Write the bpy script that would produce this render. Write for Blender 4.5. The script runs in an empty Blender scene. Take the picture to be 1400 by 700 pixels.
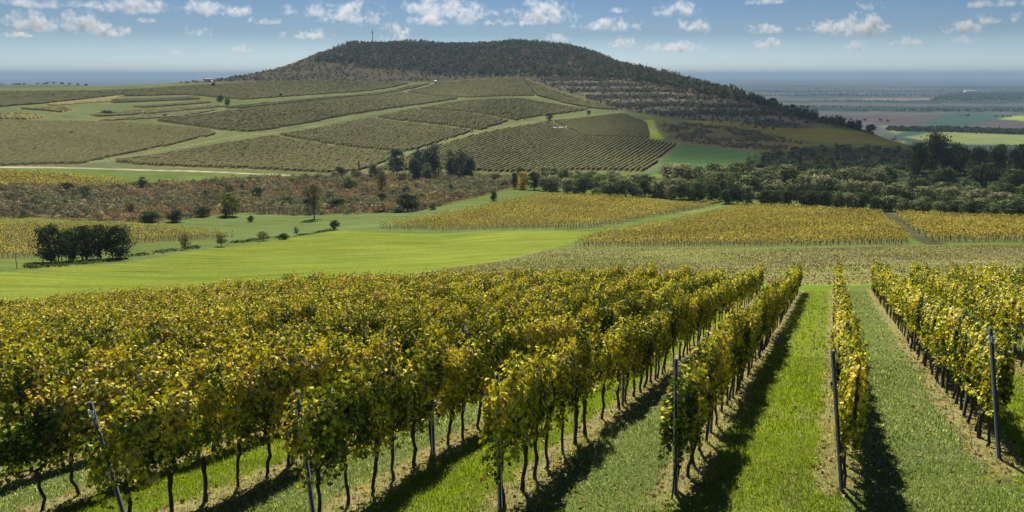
import bpy, math
import numpy as np
from mathutils import Vector

# ---------------------------------------------------------------- camera, sky, sun, exposure
scene = bpy.context.scene
EYE = 120.0                                    # eye height above the datum of the plain (m)
cam_data = bpy.data.cameras.new("camera")
cam = bpy.data.objects.new("camera", cam_data)
scene.collection.objects.link(cam)
cam.location = (0, 0, EYE)
cam.rotation_euler = (math.radians(90 - 13.638), 0, 0)
cam_data.sensor_width = 36.0
cam_data.lens = 36.0 * 1018 / 1400
cam_data.clip_start = 0.1
cam_data.clip_end = 200000
scene.camera = cam

SUN_EL, SUN_AZ = math.radians(46), math.radians(-4)      # azimuth from +Y towards +X
world = bpy.data.worlds.new("World")
scene.world = world
world.use_nodes = True
wn = world.node_tree.nodes
bg = wn["Background"]
sky = wn.new("ShaderNodeTexSky")
sky.sky_type = 'NISHITA'
sky.sun_disc = False
sky.sun_elevation = SUN_EL
sky.sun_rotation = SUN_AZ
sky.altitude = 200
sky.air_density = 1.0
sky.dust_density = 0.4
sky.ozone_density = 2.0
bg.inputs[1].default_value = 0.06
# the photographer's sky: deeper and bluer towards the horizon than the clear-air model
wl = world.node_tree.links
wtc = wn.new("ShaderNodeTexCoord"); wsep = wn.new("ShaderNodeSeparateXYZ"); wramp = wn.new("ShaderNodeValToRGB"); wmul = wn.new("ShaderNodeMix")
wl.new(wtc.outputs["Generated"], wsep.inputs[0]); wl.new(wsep.outputs["Z"], wramp.inputs[0])
el = wramp.color_ramp.elements
el[0].position = 0.0; el[0].color = (.64, .78, 1.0, 1)
el[1].position = 1.0; el[1].color = (.50, .56, .66, 1)
for p_, c_ in ((.02, (.46, .58, .80, 1)), (.05, (.25, .325, .46, 1)), (.10, (.205, .28, .40, 1)), (.22, (.26, .345, .49, 1)), (.55, (.42, .50, .61, 1))):
    e_ = el.new(p_); e_.color = c_
wmul.data_type = 'RGBA'; wmul.blend_type = 'MULTIPLY'; wmul.inputs[0].default_value = 1.0
wl.new(sky.outputs[0], wmul.inputs[6]); wl.new(wramp.outputs[0], wmul.inputs[7]); wl.new(wmul.outputs[2], bg.inputs[0])

sd = bpy.data.lights.new("sun", 'SUN')
sd.energy = 5.0
sd.angle = math.radians(0.5)
sd.color = (1.0, 0.93, 0.82)
sun = bpy.data.objects.new("sun", sd)
scene.collection.objects.link(sun)
S = Vector((math.sin(SUN_AZ) * math.cos(SUN_EL), math.cos(SUN_AZ) * math.cos(SUN_EL), math.sin(SUN_EL)))
sun.rotation_euler = S.to_track_quat('Z', 'Y').to_euler()
sun.location = (0, 50, 200)

vs = scene.view_settings
vs.view_transform = 'Standard'
vs.look = 'None'
vs.gamma = 1.0
vs.use_curve_mapping = False
vs.exposure = 1.25
scene.cycles.max_bounces = 8
scene.cycles.diffuse_bounces = 3
scene.cycles.transmission_bounces = 4
scene.cycles.volume_bounces = 2
scene.cycles.transparent_max_bounces = 16

# ---------------------------------------------------------------- the lie of the land, in metres (heights, field corners, trees estimated from image coordinates and assumed distances)
RELIEF=[(-87.15,143.63,84.85),(-86.81,122.33,88.79),(-65.21,91.06,93.11),(-54.49,106.91,90.13),(-61.85,152.97,82.88),(-143.26,204.88,80.82),(-105.2,210.14,77.67),(-63.8,236.55,74.76),(-71.15,156.6,82.82),(-36.43,119.57,88.49),(-14.08,139.29,86.2),(0,155,84.8),(0,120,90.26),(-18.5,184.07,80.1),(-36.38,201.75,78.95),(14.79,184.41,81.91),(25.73,127.43,89.74),(43.11,106.61,94.13),(54.42,97.89,96.25),(63.56,89.78,98.03),(83.53,118.53,93.33),(53.44,132.64,89.88),(12.05,149.51,85.74),(11.87,299.77,74.14),(45.11,284.45,75.06),(74.86,264.62,76.61),(68.04,263.35,75.49),(116.8,234.52,78),(143.19,204.93,81.43),(-16.36,274.51,74.43),(-243.63,354.32,77.72),(-189.7,385.89,72.44),(-102.77,417.54,66.07),(-221.38,321.08,77.89),(-168.05,340.82,73.62),(-71.77,239.48,74.2),(-29.61,298.53,71.94),(-108.05,311.81,72.3),(0,420,65.34),(77.21,412.84,67.08),(114.77,388.4,69.07),(185.39,376.87,72.44),(244.09,354.01,73.58),(140.94,479.72,68.87),(-304.13,446.21,83.27),(-359.04,529.8,89.1),(-273.33,511.56,82.81),(-425.36,629.81,92.25),(-346.87,653.67,91.19),(-206.66,531.22,78.83),(-262.84,681.04,89.99),(-172.68,637.01,82.84),(-198,733.75,91.14),(-76.77,524.41,71.76),(-26.5,544.36,75.19),(-33.73,699.19,89.19),(-114.44,588.99,77.18),(-151.24,785.57,92.81),(103.17,712.57,87.25),(114.72,639.8,79.62),(117.45,547.54,71.75),(51.48,527.49,71.47),(31.91,659.23,81.55),(9.55,999.95,117.22),(-99.03,1035.27,111.34),(-191.91,1001.78,106.01),(90.66,784.78,92.84),(51.69,898.51,104.09),(-513.55,763.33,98.61),(-464.35,805.78,99.69),(-402.45,838.41,100.44),(-343.74,896.35,104.13),(-276.18,961.11,106.58),(-579.63,863.5,103.91),(-503.38,955.51,106.66),(-443.19,1006.77,109.7),(-410.72,1074.16,114.01),(-376.95,1128.72,122.09),(-340.47,1192.34,134.34),(-320.15,1249.64,151.11),(-277.1,1331.47,169.57),(-181.09,1368.07,174.05),(0,1380,175.15),(88.57,1337.07,167.95),(143.69,1261.84,150.84),(185.47,1145.08,129.01),(212.28,1058.93,120),(239.09,960.7,109.28),(259.52,872.21,100.47),(271.78,784.24,92.85),(277.4,718.3,86.3),(282.22,662.38,80.73),(283.72,595.9,76.11),(279.99,541.94,72.77),(-111.56,1174.71,144.94),(0,1120,138.63),(-220.67,1159.18,133.94),(96.87,1015.39,122.82),(146.51,847.43,98.64),(187.35,746.86,87.09),(181.68,624.09,77.63),(236.96,679.89,80.34),(214.12,549.77,74.74),(245.81,503.17,71.27),(228.68,467.02,70.22),(263.43,448.33,72.21),(282.93,412.25,74.04),(-833.75,1246.94,90),(-1334,1995.1,94),(-1667.5,2493.88,50),(-745.87,1301.42,90),(-1193.38,2082.27,94),(-1491.73,2602.83,50),(-646.45,1353.55,90),(-861.94,1804.73,75),(-1292.91,2707.1,50),(-535.37,1401.21,100),(-413.21,1441.96,130),(-713.83,1868.27,60),(-550.94,1922.62,70),(-285.22,1493,167),(-337.76,1768.03,130),(-431.59,2259.14,60),(-144.53,1513.11,167),(-171.16,1791.84,130),(-218.7,2289.58,60),(0,1520,167),(0,1800,130),(0,2300,60),(159.43,1390.89,150),(208.37,1283.19,122),(269.95,1086.98,95),(312.17,907.83,72),(333.21,792.82,58),(339.13,724.56,52),(193.59,1688.94,45),(250.53,2185.69,25),(409.75,1649.88,45),(530.26,2135.14,25),(373.96,1087.5,40),(520.29,1513.04,24),(445.58,1060.17,40),(619.93,1475.02,24),(316.17,624.53,56),(406.5,802.97,42),(564.59,1115.23,28),(767.84,1516.71,19),(348.07,607.33,56),(447.52,780.85,42),(621.55,1084.51,28),(845.31,1474.94,19),(389.08,581.91,56),(500.25,748.16,42),(694.79,1039.12,28),(944.92,1413.2,19),(-1945.42,2909.53,15),(-3335,4987.76,15),(-6670.01,9975.52,15),(-13895.85,20782.33,15),(-33350.04,49877.6,15),(-1627.79,3098.44,15),(-2790.49,5311.6,15),(-5580.99,10623.21,15),(-11627.06,22131.68,15),(-27904.95,53116.04,15),(-1249.2,3269.48,15),(-2141.48,5604.82,15),(-4282.97,11209.65,15),(-8922.85,23353.43,15),(-21414.84,56048.24,15),(-812.94,3404.28,15),(-1393.61,5835.91,15),(-2787.22,11671.82,15),(-5806.71,24316.29,15),(-13936.11,58359.1,15),(-332.8,3484.14,15),(-570.52,5972.81,15),(-1141.04,11945.63,15),(-2377.17,24886.72,15),(-5705.21,59728.14,15),(0,3500,15),(0,6000,15),(0,12000,15),(0,25000,15),(0,60000,15),(496.41,3464.62,15),(850.99,5939.35,15),(1701.97,11878.69,15),(3545.78,24747.27,15),(8509.87,59393.45,15),(964.15,3364.58,15),(1652.83,5767.85,15),(3305.66,11535.71,15),(6886.8,24032.73,15),(16528.31,57678.55,15),(1382.16,3215.53,15),(2369.42,5512.34,15),(4738.83,11024.68,15),(9872.56,22968.08,15),(23694.15,55123.38,15),(1740.35,3036.64,15),(2983.46,5205.67,15),(5966.92,10411.33,15),(12431.09,21690.28,15),(29834.61,52056.66,15),(1945.42,2909.53,15),(3335,4987.76,15),(6670.01,9975.52,15),(13895.85,20782.33,15),(33350.04,49877.6,15),(-0.96,1.15,117.62),(-0.7,1.32,117.62),(-0.39,1.45,117.62),(-0.08,1.5,117.62),(0.23,1.48,117.62),(0.54,1.4,117.62),(0.82,1.26,117.62),(0.98,1.13,117.62),(-1.93,2.3,116.99),(-1.41,2.65,116.99),(-0.78,2.9,116.99),(-0.16,3,116.99),(0.47,2.96,116.99),(1.08,2.8,116.99),(1.63,2.52,116.99),(1.97,2.26,116.99),(-3.21,3.83,116.15),(-2.35,4.41,116.15),(-1.29,4.83,116.15),(-0.26,4.99,116.15),(0.78,4.94,116.15),(1.79,4.67,116.15),(2.72,4.19,116.15),(3.28,3.77,116.15),(-5.14,6.13,114.15),(-3.76,7.06,114.01),(-2.07,7.73,113.94),(-0.42,7.99,113.97),(1.25,7.9,114.07),(2.87,7.47,114.25),(4.36,6.71,114.51),(5.25,6.04,114.71),(-7.71,9.19,113.25),(-5.63,10.6,113.05),(-3.11,11.59,112.95),(-0.63,11.98,112.99),(1.88,11.85,113.15),(4.3,11.2,113.41),(6.54,10.06,113.78),(7.87,9.06,114.08),(-11.57,13.79,111.9),(-8.45,15.89,111.62),(-4.66,17.39,111.49),(-0.94,17.98,111.56),(2.82,17.78,111.78),(6.45,16.8,112.17),(9.8,15.1,112.69),(11.81,13.58,113.12),(-16.71,19.92,110.1),(-12.21,22.96,109.73),(-6.73,25.11,109.59),(-1.36,25.96,109.69),(4.07,25.68,110),(9.32,24.27,110.52),(14.16,21.81,111.24),(17.06,19.62,111.82),(-24.43,29.11,107.4),(-17.84,33.55,106.96),(-9.84,36.71,106.82),(-1.99,37.95,106.99),(5.94,37.53,107.41),(13.62,35.48,108.1),(20.7,31.87,109.04),(24.93,28.68,109.81),(-33.42,39.83,104.24),(-24.41,45.91,103.8),(-13.46,50.23,103.73),(-2.72,51.93,103.98),(8.13,51.36,104.52),(18.64,48.55,105.34),(28.32,43.61,106.46),(34.12,39.24,107.4),(-42.42,50.56,101.08),(-30.99,58.27,100.73),(-17.08,63.75,100.78)]
FIELDS={
 'meadow':[(-58.6,74.9),(-80.3,103.7),(-80.4,113),(-79.5,122.5),(-73,138.6),(-68.6,170),(-57.3,190.2),(-49.8,202.6),(-34.7,192.2),(-7.7,191),(20.2,180.1),(14.8,163.4),(5.5,136.2),(-1.2,118.9),(-8.7,107),(-13.5,94.5),(-29.5,96.4),(-42.7,83.4)],
 'pasture':[(-107.3,224.7),(-91.3,254.5),(-56.3,245.5),(-37.9,245.3),(-16,269),(-2.9,288),(20.9,302),(12.9,288.8),(-23.4,235.1),(-36.4,201.8),(-49.8,202.6),(-68.6,170),(-73,138.6),(-83.7,162.7),(-77.8,175.7),(-73.2,197)],
 'fallow':[(-13.5,94.5),(-8.7,107),(-1.2,118.9),(5.6,139.8),(14.8,146.8),(39.2,129.6),(86,112.4),(46.2,59.6),(33.1,59),(23.8,58.3),(21.3,61.5),(7.1,69.6)],
 'headland':[(21.3,61.5),(24.1,58.3),(29.3,57.4),(36.7,59.9),(32.7,53.4),(26.1,52.2),(20.8,50.9),(18.7,53.9)],
 'vine_w':[(-142.6,190),(-129.4,202.1),(-100.2,206.3),(-73.5,195.1),(-81.5,180.1),(-88.8,173),(-91.2,138.7),(-93.3,122.8)],
 'vine_a':[(-38.2,200.5),(-22.9,229.3),(11,277.3),(42.6,268.2),(70.9,252),(69.2,248.3),(53.5,233.3),(27.5,196.6),(14.9,186),(-9.9,197)],
 'vine_b':[(11.6,147.9),(23.2,171.1),(47.7,203),(73,236.5),(110.9,219.7),(71.4,130.9),(66.7,123.6),(40.8,135)],
 'vine_c':[(114.5,219.8),(141.6,183.9),(91.3,117.7),(73.8,126.5)],
 'scrub':[(-208,277),(-166,305),(-145,334),(-106,396),(-57,415),(0,405),(8,357),(-14,289),(-34,247),(-55,249),(-95,251),(-107,221),(-137,214),(-153,201)],
 'vine_v':[(-241,322.3),(-212.7,337.6),(-171.3,328.7),(-170.6,302.8),(-206.3,274.5)],
 'f1':[(-383,521),(-332,536),(-293,560),(-222,552),(-210,534),(-225,429),(-223,384),(-256,342)],
 'f2a':[(-218,402),(-175,547),(-74,497),(-70,502),(-89,431),(-104,423),(-158,401)],
 'f2b':[(-173,556),(-124,659),(-29,576),(-68,505),(-74,502)],
 'f2c':[(-120,665),(-94,719),(-2,638),(-25,581)],
 'f2d':[(-91,726),(-46,797),(9,819),(74,728),(27,686),(2,645)],
 'f3a':[(35,655),(102,693),(115,644),(104,566),(56,570)],
 'f3b':[(-83,430),(-63,497),(-27,559),(31,651),(55,568),(103,563),(119,544),(74,420),(0,429)],
 'f4':[(15,990),(104,718),(78,733),(27,844)],
 'f5':[(-99,1030),(15,992),(26,842),(-48,837),(-132,947)],
 'f6':[(-246,681),(-202,775),(-135,938),(-58,833),(-150,669),(-195,556),(-221,556),(-275,582)],
 'f7':[(-267,693),(-216,803),(-135,1004),(-108,1027),(-142,954),(-205,788),(-248,694)],
 'f8':[(-593,813),(-451,871),(-391,949),(-273,1022),(-178,1035),(-138,1027),(-224,863),(-275,773),(-354,820),(-420,794),(-430,697),(-454,620)],
 't1':[(-424,690),(-413,796),(-409,807),(-389,735),(-410,675)],
 't2':[(-418,640),(-390,663),(-371,644),(-364,613)],
 't3':[(-434,591),(-377,590),(-352,572),(-348,544),(-387,525)],
 't4':[(-397,751),(-329,795),(-315,772),(-381,719)],
 't5':[(-344,686),(-300,750),(-291,737),(-332,674)],
 't6':[(-338,603),(-320,663),(-277,718),(-266,707),(-303,628),(-325,589)],
 't7':[(-309,560),(-298,617),(-284,655),(-263,681),(-269,618)],
 'strip':[(117,665),(125,668),(117,603),(115,568),(104,563)],
 'shade_field':[(119,541),(154,509),(161,482),(128,434),(103,419),(74,409)],
 'olive':[(157,674),(208,670),(232,597),(271,557),(563,1080),(279,524),(229,522),(192,563),(164,650)],
 'hill':[(-443,1007),(-387,1012),(-307,1002),(-226,1026),(-100,1045),(10,1000),(66,866),(104,718),(159,684),(232,597),(544,1064),(632,1238),(269,566),(265,621),(262,756),(236,948),(180,1108),(144,1265),(87,1308),(0,1355),(-131,1388),(-260,1373),(-281,1351),(-329,1282),(-347,1215),(-384,1151)],
 'forest':[(-309,1183),(-280,1342),(-260,1373),(-130,1377),(0,1355),(87,1308),(144,1265),(180,1108),(236,948),(262,756),(265,621),(269,566),(253,579),(249,716),(207,828),(154,944),(76,988),(0,1015),(-103,1083),(-196,1141)],
 'terrace':[(33,986),(93,969),(152,933),(205,819),(247,710),(249,598),(196,676),(105,724),(71,865)],
 'thicket':[(88,386),(128,434),(168,491),(206,515),(264,500),(662,892),(166,219),(168,241),(147,296),(86,333)],
 'hedges':[(701,1415),(825,1441),(926,1361),(959,1298),(913,1234),(868,1293),(779,1358),(685,1369)],
 'heath':[(128,661),(157,660),(200,606),(212,531),(183,494),(155,513),(124,551),(117,603)],
 'pgreen':[(1214,2122),(1480,2014),(1258,1708),(1165,1896)],
 'pyellow':[(758,1549),(806,1553),(826,1417),(959,1298),(756,1020),(568,987),(643,1260)],
 'pbrown':[(812,2002),(1175,2060),(1258,1708),(1060,1436),(794,1574)],
 'pteal':[(249,760),(2287,3127),(1567,2134),(1221,2143),(268,692)],
 'ppink':[(1674,3628),(2050,3615),(1825,3299),(1504,3258)],
 'pwood':[(2587,4492),(3575,4902),(2352,3216),(1758,3206)],
}
TRACKS={
 'gravel_road':([(-257.3,344.8),(-242.7,353),(-189,384.3),(-140.4,385.4),(-97.9,407.2)],2.2),
 'upper_track':([(-223.3,392.5),(-214.3,452.1),(-193.6,538),(-170,583.5),(-141.1,663.3),(-99.9,740.1),(-46.9,812.1),(16,832.4),(64.3,836.3)],2.2),
 'lower_track':([(-89.9,431),(-68.7,501.9),(-27.7,570.6),(29.2,669.6),(103.9,707.8)],3),
 'north_track':([(-262.8,681),(-262.7,737.4),(-221,821.2),(-189.3,896.1)],2),
 'ditch':([(118.5,232.2),(101.6,191.7),(82.9,149.6),(71.6,122.6)],1.6),
 'link_track':([(55.1,230.4),(70.6,249.2)],3),
}
BANK=[(-81.1,119.2),(-78.9,134.2),(-77.4,150.3),(-73.8,162.5),(-70.4,174.6),(-65.8,187),(-58.4,193.7),(-49.8,203.5)]
HEADINGS={
 'vine_w':1.199,
 'vine_a':0.592,
 'vine_b':-0.426,
 'vine_c':-0.493,
 'vine_v':0.868,
 'f1':1.482,
 'f2a':1.279,
 'f2b':1.281,
 'f2c':1.101,
 'f2d':1.008,
 'f3a':1.202,
 'f3b':1.192,
 'f4':-1.120,
 'f5':1.188,
 'f6':1.143,
 'f7':1.218,
 'f8':1.202,
 't1':1.556,
 't2':-0.065,
 't3':-0.392,
 't4':0.691,
 't5':0.992,
 't6':1.049,
 't7':1.169,
}
TREES=[('dark',-83.9,131.9,6.8,5.9,'dark tree at the end of the meadow clump near the thin stake'),
('dark',-82.7,135.4,6.2,4.4,'dark tree second in the meadow clump, squeezed between two broader crowns'),
('dark',-82.3,139.3,6.6,5.1,'dark tree in the middle of the five on the meadow edge'),
('dark',-81.3,142.8,6.9,5.2,'dark tree with several slim stems beside the last in the meadow clump'),
('dark',-78.6,144.7,6.7,6.7,'broad dark tree ending the meadow clump on the side of the bright field'),
('sparse',-64.4,238.7,11.2,7.9,'lone thin-leaved olive brown tree standing on the green pasture'),
('sparse',-73.2,162.7,3.6,3.0,'small thin tree at the bottom corner of the golden vineyard strip'),
('sparse',-68.7,171.7,3.3,3.5,'low thin tree on the bank below the end of the golden strip'),
('sparse',-63.3,185.2,2.4,3.7,'faint twiggy bush on the bank between pasture and meadow'),
('dark',-58.8,187.5,1.5,3.2,'squat dark bush on the bank like a boulder'),
('sparse',-57.8,195.2,2.4,1.8,'tiny twiggy sapling beside the squat dark bush'),
('dark',-49.5,204.1,2.7,2.9,'small round dark bush standing alone where bank and meadow meet'),
('dark',-82.6,231.4,1.9,2.3,'small dark bush in the pasture near the scrub edge'),
('dark',-6.8,272.2,3.5,3.0,'round dark bush at the top edge of the middle golden vineyard'),
('grey',-74.5,340.7,6.4,9.1,'grey green dome-shaped bush among the russet scrub'),
('dark',-35.8,251.7,5.8,8.5,'large dark green bush at the tip of the middle golden vineyard'),
('pale',-38.3,247.7,2.5,4.4,'pale grey bush in front of the large dark green bush'),
('pale',-27.2,253.1,2.8,3.3,'small brown bush at the vineyard edge beside the large dark green bush'),
('olive',-93.1,243.6,7.8,7.3,'tall olive yellow bush at the scrub edge above the pasture'),
('dark',-100.6,238.8,3.3,5.2,'dark bush at the scrub edge beside the tall olive yellow one'),
('dark',-103.1,224.3,3.6,5.8,'dark thicket bush where the golden strip meets the scrub'),
('dark',-109.7,221.8,3.3,6.7,'dark low bush behind the top edge of the golden strip'),
('dark',-62.2,261.1,4.4,6.8,'dark bush at the scrub foot behind the lone pasture tree'),
('pale',-45.3,252.6,3.3,5.5,'mottled low bush between two dark bushes at the scrub foot'),
('dark',-93.7,406.4,5.6,8.0,'dark bush where the gravel road ends'),
('dark',-84.3,403.5,4.0,7.2,'low dark bush beneath the slim conifer at the road end'),
('conifer',-88.6,431.0,5.9,2.1,'slim dark conifer by the end of the gravel road'),
('grey',-74.0,399.3,7.9,7.1,'grey bushy tree left of the poplars'),
('poplar',-64.3,416.0,13.9,10.2,'tall dark poplar standing apart from the main poplar group'),
('poplar',-43.9,404.7,17.1,13.6,'tallest poplar of the middle group'),
('poplar',-50.7,398.9,14.9,8.6,'slender poplar leaning on the tallest one'),
('poplar',-51.1,389.4,11.1,8.1,'short dark poplar in front of the middle group'),
('grey',-44.1,385.3,9.1,6.1,'small green tree in front of the tallest poplar'),
('poplar',-33.0,408.3,13.7,8.4,'upright poplar at the near side of the last clump'),
('poplar',-26.4,399.6,14.2,12.6,'broad grey green poplar of the last clump before the striped vineyard'),
('poplar',-22.3,403.9,10.7,6.0,'narrow poplar tucked at the outer edge of the last clump'),
('sparse',-56.9,322.8,10.9,5.8,'brownish half-bare tree rising from the scrub below the poplars'),
('pale',-55.9,380.4,5.3,9.0,'pale feathery bush below the poplars'),
('golden',-53.2,335.6,3.0,6.6,'orange bush glowing in the scrub below the poplars'),
('golden',4.7,319.3,7.6,6.6,'yellow autumn tree at the foot of the striped hill vineyard'),
('dark',1.6,327.4,7.1,4.5,'dark tree touching the yellow autumn tree'),
('dark',5.0,425.2,3.3,5.4,'small dark tree behind the yellow autumn tree'),
('dark',32.8,663.8,5.8,7.1,'lone dark tree on the lower green track of the hill vineyards'),
('dark',70.8,697.7,3.4,4.0,'small dark bush further up the lower green track'),
('dark',-290.5,756.5,5.8,8.7,'dark broad tree by the terraces on the far slope'),
('dark',-269.9,720.1,6.2,5.6,'small dark tree just below the broad one by the terraces'),
('dark',-361.9,925.8,5.3,5.3,'round dark tree below the white house on the ridge'),
('dark',-250.3,824.1,4.0,3.2,'small dark tree beside the upper far vineyard'),
('dark',-328.6,616.1,3.0,13.1,'dark thicket on the far terraces'),
('dark',-281.0,613.0,2.4,3.0,'tiny dark bush at the end of the lowest terrace'),
('dark',260.3,759.2,5.8,8.8,'dark tree on the falling hill skyline, highest of three bushy ones'),
('dark',276.0,747.2,4.3,6.5,'dark tree halfway down the falling hill skyline'),
('dark',796.4,1995.4,15.4,19.3,'round dark tree on the falling hill skyline above two larger ones'),
('dark',698.4,1587.5,10.8,7.7,'slim dark tree near the foot of the hill skyline'),
('dark',269.7,587.5,6.3,6.3,'dark round tree at the foot of the hill skyline, upper of two'),
('dark',275.8,579.2,6.2,7.9,'dark round tree at the very foot of the hill skyline'),
('dark',234.4,860.7,3.3,3.3,'tiny lone tree on the hill skyline beside the lookout'),
('dark',208.7,368.8,19.6,16.0,'huge dark tree towering over the shaded valley floor'),
('dark',194.1,356.9,15.5,9.1,'dark tree leaning against the huge one'),
('dark',215.1,361.1,14.9,12.1,'dark tree beside the huge one, third tallest of the valley'),
('dark',230.4,368.7,12.3,10.9,'dark bushy tree just beyond the tallest valley trees'),
('dark',234.4,359.6,14.2,11.3,'broad dark valley tree under the yellow field'),
('dark',248.2,364.5,13.6,10.8,'dark valley tree cut by the right edge of the picture'),
('dark',194.3,304.5,10.8,12.0,'big shaded tree in front of the valley row'),
('dark',172.3,295.0,9.3,10.5,'shaded round tree below the huge dark one'),
('dark',193.4,285.0,9.6,11.3,'shaded tree low at the right edge above the belt')]
SPOTS={
 'mast':(-237.5,1321.3),
 'small_mast':(-255.8,1305.7),
 'white_house':(-405.7,1022.0),
 'white_hut':(-103.1,1031.1),
 'lookout':(228.9,889.7),
 'bale1':(34.6,604.4),
 'bale2':(39.4,604.9),
 'bale3':(43.6,607.0),
 'warehouse':(2937.9,4890.7),
 'stake':(-80.9,117.8),
 'belt0':(10.9,314.3),
 'belt1':(66.3,278.2),
 'belt2':(76.9,254.0),
 'belt3':(116.8,234.5),
 'belt4':(141.5,202.4),
}
BELT=[('dark',9.5,312.6,7.3,7.6,0),
('grey',14.1,302.9,5.7,7.6,0),
('pale',17.0,300.6,6.4,8.1,0),
('pale',21.9,291.2,5.8,7.4,0),
('grey',25.8,294.2,5.2,6.0,0),
('dark',27.9,287.5,6.3,7.6,0),
('grey',33.3,291.3,6.6,6.9,0),
('pale',35.7,282.5,5.4,7.0,0),
('grey',38.4,282.6,6.5,8.9,0),
('grey',42.8,281.4,6.6,7.9,0),
('grey',46.4,279.7,5.2,6.1,0),
('dark',50.3,285.1,6.5,7.3,0),
('pale',54.9,284.6,6.2,7.9,0),
('pale',57.0,285.3,6.6,8.8,0),
('pale',60.5,279.9,5.4,5.8,0),
('dark',65.2,279.9,6.2,8.9,0),
('grey',67.5,276.5,5.0,5.2,0),
('pale',15.6,360.2,8.2,8.7,0),
('grey',19.9,348.4,7.9,10.4,0),
('grey',23.7,341.4,7.4,7.6,0),
('pale',29.1,336.3,7.0,9.1,0),
('grey',32.4,330.0,6.0,7.3,0),
('grey',35.3,327.9,6.7,7.9,0),
('grey',38.7,324.1,5.9,7.9,0),
('pale',43.8,322.1,7.4,8.6,0),
('pale',47.3,318.7,5.6,6.9,0),
('pale',52.6,315.5,6.9,9.6,0),
('grey',55.6,311.9,7.0,7.8,0),
('pale',59.5,315.4,5.9,6.7,0),
('grey',63.3,311.5,5.5,6.6,0),
('pale',66.1,308.8,5.4,6.6,0),
('pale',69.6,306.5,5.9,6.4,0),
('pale',74.7,304.8,5.4,6.3,0),
('dark',68.6,270.6,6.6,7.0,1),
('dark',70.9,260.6,6.3,6.7,1),
('dark',73.0,251.6,4.6,5.8,1),
('dark',75.3,248.7,6.1,6.1,1),
('grey',78.6,247.3,5.9,6.5,1),
('dark',83.4,244.1,4.8,5.5,1),
('dark',85.5,240.8,5.1,7.0,1),
('dark',90.6,242.7,5.1,6.4,1),
('dark',95.7,242.4,4.9,6.6,1),
('dark',97.5,238.7,5.4,7.0,1),
('dark',100.8,238.0,5.4,6.2,1),
('grey',104.7,237.1,5.5,5.6,1),
('grey',107.4,235.0,5.3,6.8,1),
('dark',111.9,237.2,5.4,7.6,1),
('dark',114.8,232.2,4.4,4.6,1),
('dark',119.1,233.7,4.2,5.5,1),
('grey',120.1,232.3,4.9,6.5,1),
('grey',121.2,228.5,4.4,5.6,1),
('grey',123.6,225.3,4.0,4.9,1),
('grey',126.3,224.6,5.2,5.5,1),
('grey',127.9,219.6,3.9,4.6,1),
('dark',130.3,217.8,4.3,5.5,1),
('grey',131.8,216.3,4.4,5.8,1),
('dark',134.7,215.2,4.2,4.5,1),
('grey',137.1,215.1,4.9,7.1,1),
('grey',137.7,210.8,3.7,4.5,1),
('grey',139.9,207.4,4.8,5.8,1),
('dark',138.7,201.1,4.7,6.0,1),
('grey',142.2,202.5,4.0,5.7,1),
('grey',79.3,291.7,8.9,9.4,2),
('grey',79.0,281.6,9.1,11.3,2),
('grey',83.1,275.1,8.7,8.9,2),
('grey',85.6,268.9,7.9,10.2,2),
('grey',91.9,267.3,8.3,9.1,2),
('pale',93.7,264.1,6.8,9.0,2),
('grey',102.2,267.6,7.0,8.0,2),
('pale',105.0,265.8,8.6,9.1,2),
('pale',112.1,267.2,8.6,11.5,2),
('grey',112.6,264.5,8.1,10.4,2),
('pale',120.4,264.9,7.6,7.7,2),
('pale',124.2,262.3,7.2,7.9,2),
('pale',128.8,263.1,7.2,8.1,2),
('grey',134.0,257.8,7.0,9.2,2),
('grey',137.2,257.3,5.8,7.4,2),
('grey',141.6,253.5,6.1,8.3,2),
('grey',145.8,250.9,5.6,6.8,2),
('pale',145.9,245.7,6.5,6.7,2),
('pale',148.4,239.1,5.8,6.5,2),
('grey',152.9,240.8,6.0,8.5,2),
('pale',152.8,233.8,5.4,5.7,2),
('pale',154.9,231.6,5.5,5.8,2),
('grey',156.5,227.8,5.0,7.2,2),
('pale',70.3,332.5,9.8,13.7,3),
('pale',75.7,327.0,10.8,15.5,3),
('grey',81.5,329.1,9.4,11.9,3),
('grey',85.9,318.0,11.1,13.0,3),
('pale',89.7,316.3,9.6,13.2,3),
('grey',94.3,312.5,10.9,12.5,3),
('grey',99.7,299.3,8.9,9.6,3),
('grey',104.0,300.4,9.4,12.2,3),
('grey',111.5,300.9,10.3,10.5,3),
('pale',114.6,301.7,8.7,10.2,3),
('grey',120.5,297.1,8.8,9.0,3),
('grey',123.6,293.4,9.1,10.2,3),
('grey',131.6,293.1,9.2,11.3,3),
('grey',136.0,293.0,9.8,13.8,3),
('grey',144.7,294.4,9.3,9.4,3),
('dark',145.7,283.3,6.2,6.4,3),
('dark',152.2,280.5,5.5,7.5,3),
('dark',155.5,281.6,6.3,6.7,3),
('grey',159.4,274.3,5.9,6.0,3),
('grey',162.7,271.5,5.4,5.4,3),
('grey',165.7,266.8,4.8,6.1,3),
('grey',171.6,263.1,5.1,5.4,3),
('dark',175.6,263.1,6.1,8.4,3),
('grey',178.9,258.0,5.8,6.8,3),
('dark',82.1,390.2,6.5,8.6,4),
('dark',87.2,382.7,6.4,8.5,4),
('dark',101.2,375.5,7.1,8.4,4),
('dark',106.6,366.1,6.1,6.3,4),
('dark',111.7,362.1,8.4,12.1,4),
('dark',119.1,359.5,8.1,9.4,4),
('grey',128.3,346.6,5.9,7.2,4),
('dark',134.6,350.1,7.0,9.5,4),
('dark',142.8,344.9,7.2,8.0,4),
('dark',145.7,335.1,5.8,7.0,4),
('dark',153.2,333.4,5.5,5.6,4),
('grey',166.0,330.3,7.6,10.2,4),
('dark',168.1,328.5,5.4,5.4,4)]
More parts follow.
